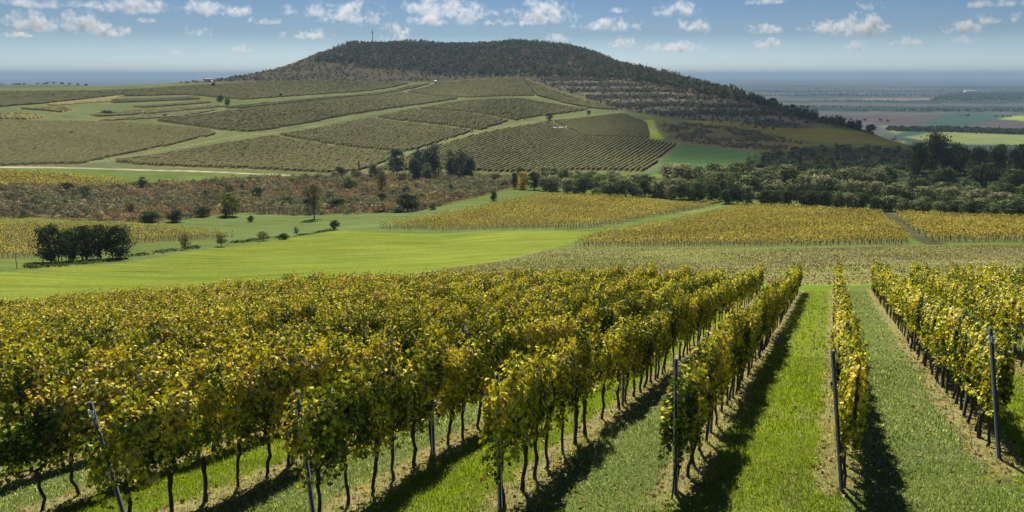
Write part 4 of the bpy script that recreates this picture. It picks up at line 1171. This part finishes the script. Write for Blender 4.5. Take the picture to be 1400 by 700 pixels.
V, F, C_ = puffs(x, y, z, g.uniform(4, 9, n), g.uniform(6, 13, n), 9, np.full(n, 4.5), pick(g, [(.03, .042, .018), (.04, .05, .025), (.06, .06, .035)], n), 104)
tag(obj('plain_woods', mesh_data('plain_woods', V, F, M_BUSHLEAF, C_)), 'hedges and woods scattered over the distant plain', 'woods', kind='stuff')

# ---------------------------------------------------------------- single trees and bushes
KINDS = {  # palette, leaf cards, card size (of height), base of crown, trunk radius (of width), stems
 'dark': ([(.038, .058, .026), (.054, .076, .032), (.078, .098, .04), (.044, .064, .034)], 2300, .064, .13, .026, 4),
 'grey': ([(.14, .175, .07), (.18, .20, .09), (.105, .135, .06), (.22, .225, .11)], 1900, .075, .04, .025, 3),
 'pale': ([(.25, .245, .13), (.30, .285, .16), (.18, .195, .095), (.22, .225, .105)], 1700, .075, .03, .022, 3),
 'olive': ([(.22, .205, .055), (.17, .175, .05), (.12, .135, .042), (.26, .22, .06)], 1500, .08, .05, .022, 2),
 'sparse': ([(.13, .13, .045), (.16, .145, .052), (.095, .10, .038), (.14, .11, .05)], 1600, .046, .22, .030, 1),
 'golden': ([(.55, .38, .05), (.45, .34, .05), (.34, .27, .06), (.18, .17, .05)], 1100, .09, .05, .022, 2),
 'poplar': ([(.055, .078, .055), (.075, .095, .065), (.045, .062, .042), (.11, .13, .09)], 1500, .078, .05, .022, 1),
 'conifer': ([(.015, .028, .014), (.022, .036, .018)], 600, .08, .04, .03, 1),
}
def make_tree(kind, seed):
    pal, n, cs, base, tr, stems = KINDS[kind]
    g = np.random.default_rng(seed)
    # clump centres first, then leaves round them, so that the outline is uneven and gaps stay open
    m = 46 if kind not in ('sparse',) else 60
    t = g.uniform(0, 1, m)
    if kind == 'conifer': rad = (1 - t) ** .9 * .5
    elif kind == 'poplar': rad = .5 * np.sin(np.pi * np.clip(t * .86 + .10, 0, 1)) ** .7
    else: rad = .5 * np.sqrt(np.clip(1 - (2 * t - .92) ** 2 / 1.17, 0.02, 1))
    a = g.uniform(0, 2 * np.pi, m); q = np.sqrt(g.uniform(.05, 1, m)) * .86
    cz = base + (1 - base) * (.04 + .93 * t)
    C0 = np.stack([np.cos(a) * rad * q, np.sin(a) * rad * q, cz], -1)
    tone = pick(g, pal, m)
    who = g.integers(0, m, n)
    spread = .085 if kind != 'sparse' else .06
    P = C0[who] + g.normal(size=(n, 3)) * np.array([spread * 1.1, spread * 1.1, spread * .75])
    P[:, 2] = np.maximum(P[:, 2], base * .7)
    P[:, :2] = np.clip(P[:, :2], -.56, .56); P[:, 2] = np.minimum(P[:, 2], 1.02)
    o1 = P - C0[who]; o1 /= np.linalg.norm(o1, axis=1)[:, None] + 1e-6
    o2 = P - np.array([0, 0, base + (1 - base) * .45]); o2 /= np.linalg.norm(o2, axis=1)[:, None] + 1e-6
    V, F, C_ = cards(P, cs * g.uniform(.6, 1.3, n), tone[who] * g.uniform(.82, 1.18, (n, 1)), 0, seed=seed, out=o1 * .7 + o2 * .7)
    crown = mesh_data('crown', V, F, M_CROWN, C_)
    mb = MB()
    for s in range(stems):
        o = np.array([0, 0]) if stems == 1 else g.normal(0, .07, 2)
        e = o * 2.2 + g.normal(0, .03, 2)
        mb.tube([(o[0], o[1], -.03), (o[0] * 1.3, o[1] * 1.3, base * .8 + .05), (e[0], e[1], .45), (e[0] * 1.2, e[1] * 1.2, .74 if kind != 'sparse' else .9)], [tr * (1 if stems == 1 else .7), tr * .7, tr * .45, tr * .15])
    for i in g.choice(m, 12 if kind != 'sparse' else 34, replace=False):
        z0 = g.uniform(max(base, .12), .6) if C0[i, 2] > .3 else C0[i, 2] * .6
        z0 = min(z0, C0[i, 2])
        mb.tube([(0, 0, z0), tuple(C0[i] * np.array([.6, .6, 0]) + np.array([0, 0, (z0 + C0[i, 2]) / 2 + .02])), tuple(C0[i])], [tr * .35, tr * .22, tr * .08], 4)
    return mb.data('trunk', M_TRUNK), crown
TREE_KIT = {k: [make_tree(k, 300 + 10 * j + i) for i in range(4)] for j, k in enumerate(KINDS)}
NAME = {'dark': 'tree', 'grey': 'tree', 'pale': 'bush', 'sparse': 'tree', 'golden': 'tree', 'olive': 'bush', 'poplar': 'poplar_tree', 'conifer': 'conifer_tree'}
cnt = 0
def plant(kind, x, y, hgt, wid, label, group):
    global cnt
    low = hgt < 2.6
    nm = 'bush' if ('bush' in label or 'bush' in group and low) else NAME[kind]
    t = thing(nm, label, 'bush' if nm == 'bush' else 'tree', (x, y, h1(x, y) - .02 * hgt), group, (cnt * 2.399) % 6.283)
    t.scale = (wid, wid, hgt)
    tr, cr = TREE_KIT[kind][cnt % 4]; cnt += 1
    obj('trunk', tr, t); obj('crown', cr, t)
for kind, x, y, hg, wd, lab in TREES:
    plant(kind, x, y, hg, wd, lab, 'single trees and bushes of the valley and slopes')
g = np.random.default_rng(123)
SCRUB_LOOK = {'grey': 'grey green bush', 'pale': 'pale brown bush', 'olive': 'olive yellow bush', 'dark': 'dark green bush'}
a_, b_, c_ = scatter('scrub', 400, 123, lambda x, y, z, g: poly_sd(FIELDS['scrub'], x, y) > 3)
for i in range(44):
    k = ('grey', 'pale', 'olive', 'dark', 'grey', 'pale')[g.integers(6)]
    hg = g.uniform(2.4, 4.4)
    plant(k, float(a_[i]), float(b_[i]), hg, hg * g.uniform(1.0, 1.5), SCRUB_LOOK[k] + ' standing out of the russet scrub', SCRUB_LOOK[k] + 'es standing out of the russet scrub')
BELT_WHERE = ['in the pale hedge between the yellow tree and the golden vineyards', 'in the front of the tree belt along the golden vineyards', 'in the middle of the tree belt behind the golden vineyards',
              'on the bulging back of the tree belt', 'at the shaded back of the tree belt under the green field']
BELT_LOOK = {'tan': 'tan and green', 'grey': 'grey green rounded tree', 'pale': 'pale brownish rounded bush', 'dark': 'dark green rounded tree'}
for kind, x, y, hg, wd, w in BELT:
    plant(kind, x, y, hg, wd, BELT_LOOK[kind] + ' ' + BELT_WHERE[w], f"{BELT_LOOK[kind]}s {BELT_WHERE[w]}")

# ---------------------------------------------------------------- small built things far away
def at(k): x, y = SPOTS[k]; return x, y, h1(x, y)
def lattice_mast(name, label, spot, H_, w):
    x, y, z = at(spot)
    t = thing(name, label, 'mast', (x, y, z))
    m = MB()
    for sx, sy in ((1, 1), (-1, 1), (-1, -1), (1, -1)): m.tube([(sx * w, sy * w, -1), (sx * w * .35, sy * w * .35, H_ * .8)], [w * .22, w * .18], 4)
    for i in range(9):
        q = w * (1 - .65 * i / 10.); zz = H_ * .8 * i / 9
        for a, b in (((1, 1), (-1, 1)), ((-1, 1), (-1, -1)), ((-1, -1), (1, -1)), ((1, -1), (1, 1))):
            m.tube([(a[0] * q, a[1] * q, zz), (b[0] * q * .94, b[1] * q * .94, zz + H_ * .088)], [w * .1, w * .1], 4)
    obj('lattice', m.data('lattice', M_MAST), t)
    m = MB(); m.tube([(0, 0, H_ * .78), (0, 0, H_)], [w * .3, w * .1], 6); obj('antenna', m.data('antenna', M_MAST), t)
    if H_ > 15:
        m = MB(); m.tube([(0, 0, H_ * .62), (0, 0, H_ * .64), (0, 0, H_ * .72), (0, 0, H_ * .73)], [w * .6, w * 1.25, w * 1.25, w * .6], 10); obj('platform', m.data('platform', M_MAST), t)
lattice_mast('radio_mast', 'tall slim transmitter mast with a drum platform on the hilltop', 'mast', 33, .85)
lattice_mast('radio_mast', 'short thin mast on the hilltop beside the tall transmitter', 'small_mast', 12, .35)
def house(name, label, cat, spot, L_, W_, H_, roof_h, rot, roof_mat, windows=3):
    x, y, z = at(spot)
    t = thing(name, label, cat, (x, y, z), None, rot)
    m = MB(); m.box(-L_ / 2, L_ / 2, -W_ / 2, W_ / 2, -1, H_); obj('wall', m.data('wall', M_WHITE), t)
    e = .35
    V = [(-L_ / 2 - e, -W_ / 2 - e, H_ + .01), (L_ / 2 + e, -W_ / 2 - e, H_ + .01), (L_ / 2 + e, W_ / 2 + e, H_ + .01), (-L_ / 2 - e, W_ / 2 + e, H_ + .01), (-L_ / 2 - e, 0, H_ + roof_h), (L_ / 2 + e, 0, H_ + roof_h)]
    obj('roof', mesh_data('roof', V, np.array([(0, 1, 5, 4), (2, 3, 4, 5), (3, 2, 1, 0), (1, 2, 5, 5), (3, 0, 4, 4)])[:3], roof_mat), t)
    obj('gable', mesh_data('gable', [(-L_ / 2, -W_ / 2, H_), (-L_ / 2, W_ / 2, H_), (-L_ / 2, 0, H_ + roof_h * .9), (L_ / 2, -W_ / 2, H_), (L_ / 2, W_ / 2, H_), (L_ / 2, 0, H_ + roof_h * .9)], [(0, 1, 2), (4, 3, 5)], M_WHITE), t)
    for i in range(windows):
        m = MB(); cx = -L_ / 2 + L_ * (i + .5) / windows
        m.box(cx - .5, cx + .5, -W_ / 2 - .03, -W_ / 2 - .003, H_ * .35, H_ * .75); obj('window', m.data('window', M_DARKWOOD), t)
house('white_house', 'small white house at the ridge foot below the conifers', 'house', 'white_house', 8.5, 5, 2.8, 1.6, .1, M_ROOF)
house('white_hut', 'tiny bright white hut at the upper edge of the highest vineyard', 'hut', 'white_hut', 3.0, 2.6, 2.2, .7, .1, M_WHITE, 1)
house('warehouse', 'long white warehouse far out on the plain', 'warehouse', 'warehouse', 64, 30, 9, 3, .05, M_WHITE, 5)
for k, lab, L_ in (('bale1', 'white wrapped bale, first of three in the striped vineyard under the lower track', 3.4), ('bale2', 'longest of three white wrapped bales in the striped vineyard', 4.0), ('bale3', 'smallest of three white wrapped bales in the striped vineyard', 1.6)):
    x, y, z = at(k); m = MB()
    m.tube([(-L_ / 2, 0, 1.75), (-L_ / 2 + .15, 0, 1.75), (L_ / 2 - .15, 0, 1.75), (L_ / 2, 0, 1.75)], [.55, .68, .68, .5], 12)
    tag(obj('wrapped_bale', m.data('wrapped_bale', M_WHITE, True), None, (x, y, z)), lab, 'bale', 'white wrapped bales')
x, y, z = at('lookout')
t = thing('lookout_tower', 'small dark lookout tower on the hill skyline', 'tower', (x, y, z))
m = MB()
for sx in (-1, 1):
    for sy in (-1, 1): m.box(sx * 1.3 - .15, sx * 1.3 + .15, sy * 1.3 - .15, sy * 1.3 + .15, -1, 3.0)
obj('leg_frame', m.data('leg_frame', M_DARKWOOD), t)
m = MB(); m.box(-1.8, 1.8, -1.8, 1.8, 3.003, 5.2); obj('cabin', m.data('cabin', M_DARKWOOD), t)
m = MB(); m.box(-2.1, 2.1, -2.1, 2.1, 5.203, 5.6); obj('roof', m.data('roof', M_DARKWOOD), t)
x, y, z = at('stake')
m = MB(); m.tube([(0, 0, -.3), (.03, 0, 1.4), (.05, 0, 2.6)], [.07, .06, .05]); tag(obj('stake', m.data('stake', M_DARKWOOD), None, (x, y, z)), 'thin wooden stake in the grass beside the dark tree clump', 'stake')

# ---------------------------------------------------------------- clouds: closed bodies of droplets
def cloud_material(fill=None):
    m, nt, out = new_mat("cloud_droplets")
    v = N(nt, "ShaderNodeVolumePrincipled")
    v.inputs["Color"].default_value = (.52, .53, .545, 1); v.inputs["Anisotropy"].default_value = .55
    tc = N(nt, "ShaderNodeTexCoord"); ge = N(nt, "ShaderNodeNewGeometry")
    sx = N(nt, "ShaderNodeSeparateXYZ"); nt.links.new(tc.outputs["Object"], sx.inputs[0])
    up = math_node(nt, 'MAXIMUM', sx.outputs[2], math_node(nt, 'MULTIPLY', sx.outputs[2], -2.2))      # flat base
    r2 = math_node(nt, 'ADD', math_node(nt, 'MULTIPLY', sx.outputs[0], sx.outputs[0]), math_node(nt, 'ADD', math_node(nt, 'MULTIPLY', sx.outputs[1], sx.outputs[1]), math_node(nt, 'MULTIPLY', up, up)))
    big = noise_node(nt, ge.outputs["Position"], .0035, 2, .5)
    fine = noise_node(nt, ge.outputs["Position"], .009, 5, .66)
    oi = N(nt, "ShaderNodeObjectInfo")
    s = math_node(nt, 'SUBTRACT', map_range(nt, oi.outputs["Random"], 0, 1, .05, .42) if fill is None else fill, r2)
    s = math_node(nt, 'ADD', s, math_node(nt, 'MULTIPLY', math_node(nt, 'SUBTRACT', big, .5), 2.6))
    s = math_node(nt, 'ADD', s, math_node(nt, 'MULTIPLY', math_node(nt, 'SUBTRACT', fine, .5), 3.0))
    edge = map_range(nt, r2, .7, 1.0, 1, 0)
    nt.links.new(math_node(nt, 'MULTIPLY', math_node(nt, 'MULTIPLY', map_range(nt, s, .0, 1.0, 0, 1), edge), .0085), v.inputs["Density"])
    nt.links.new(v.outputs[0], out.inputs["Volume"])
    m.cycles.volume_step_rate = .6 if hasattr(m.cycles, "volume_step_rate") else 1
    return m
M_CLOUD = cloud_material()
def cloud_body(mat):
    import bmesh
    bm = bmesh.new(); bmesh.ops.create_icosphere(bm, subdivisions=3, radius=1.0)
    for w in bm.verts:
        if w.co.z < 0: w.co.z *= .5
    me = bpy.data.meshes.new('cloud'); bm.to_mesh(me); bm.free()
    me.materials.append(mat)
    return me
CLOUD = cloud_body(M_CLOUD)
for i, (x, y, z, w, h, lab) in enumerate(CLOUDS):
    o = obj('cloud', CLOUD, None, (x, y, z - h * .3))
    o.scale = (w * .85, w * .52, h * 1.2)
    o.rotation_euler = (0, 0, -math.atan2(x, y))
    tag(o, lab, 'cloud', 'fair-weather cumulus clouds')
# the cloud overhead whose shade lies on the right-hand valley and slope
sx, sy, hz = 300, 575, 620
o = obj('cloud', cloud_body(cloud_material(1.0)), None, (sx + S.x / S.z * hz, sy + S.y / S.z * hz, EYE - 45 + hz))
o.scale = (262, 262, 170)
tag(o, 'broad cloud high above the frame whose shade lies on the valley at the right', 'cloud')

# ---------------------------------------------------------------- haze
def haze(density):
    m, nt, out = new_mat("air")
    v = N(nt, "ShaderNodeVolumePrincipled")
    v.inputs["Color"].default_value = (.24, .345, .47, 1); v.inputs["Density"].default_value = density; v.inputs["Anisotropy"].default_value = 0.0
    nt.links.new(v.outputs[0], out.inputs["Volume"])
    mb = MB(); mb.box(-59000, 59000, -59000, 59000, -3.5, 209)
    tag(obj('haze', mb.data('haze', m)), 'thin blue haze in the air over the plain', 'haze', kind='stuff')
haze(1.1e-4)
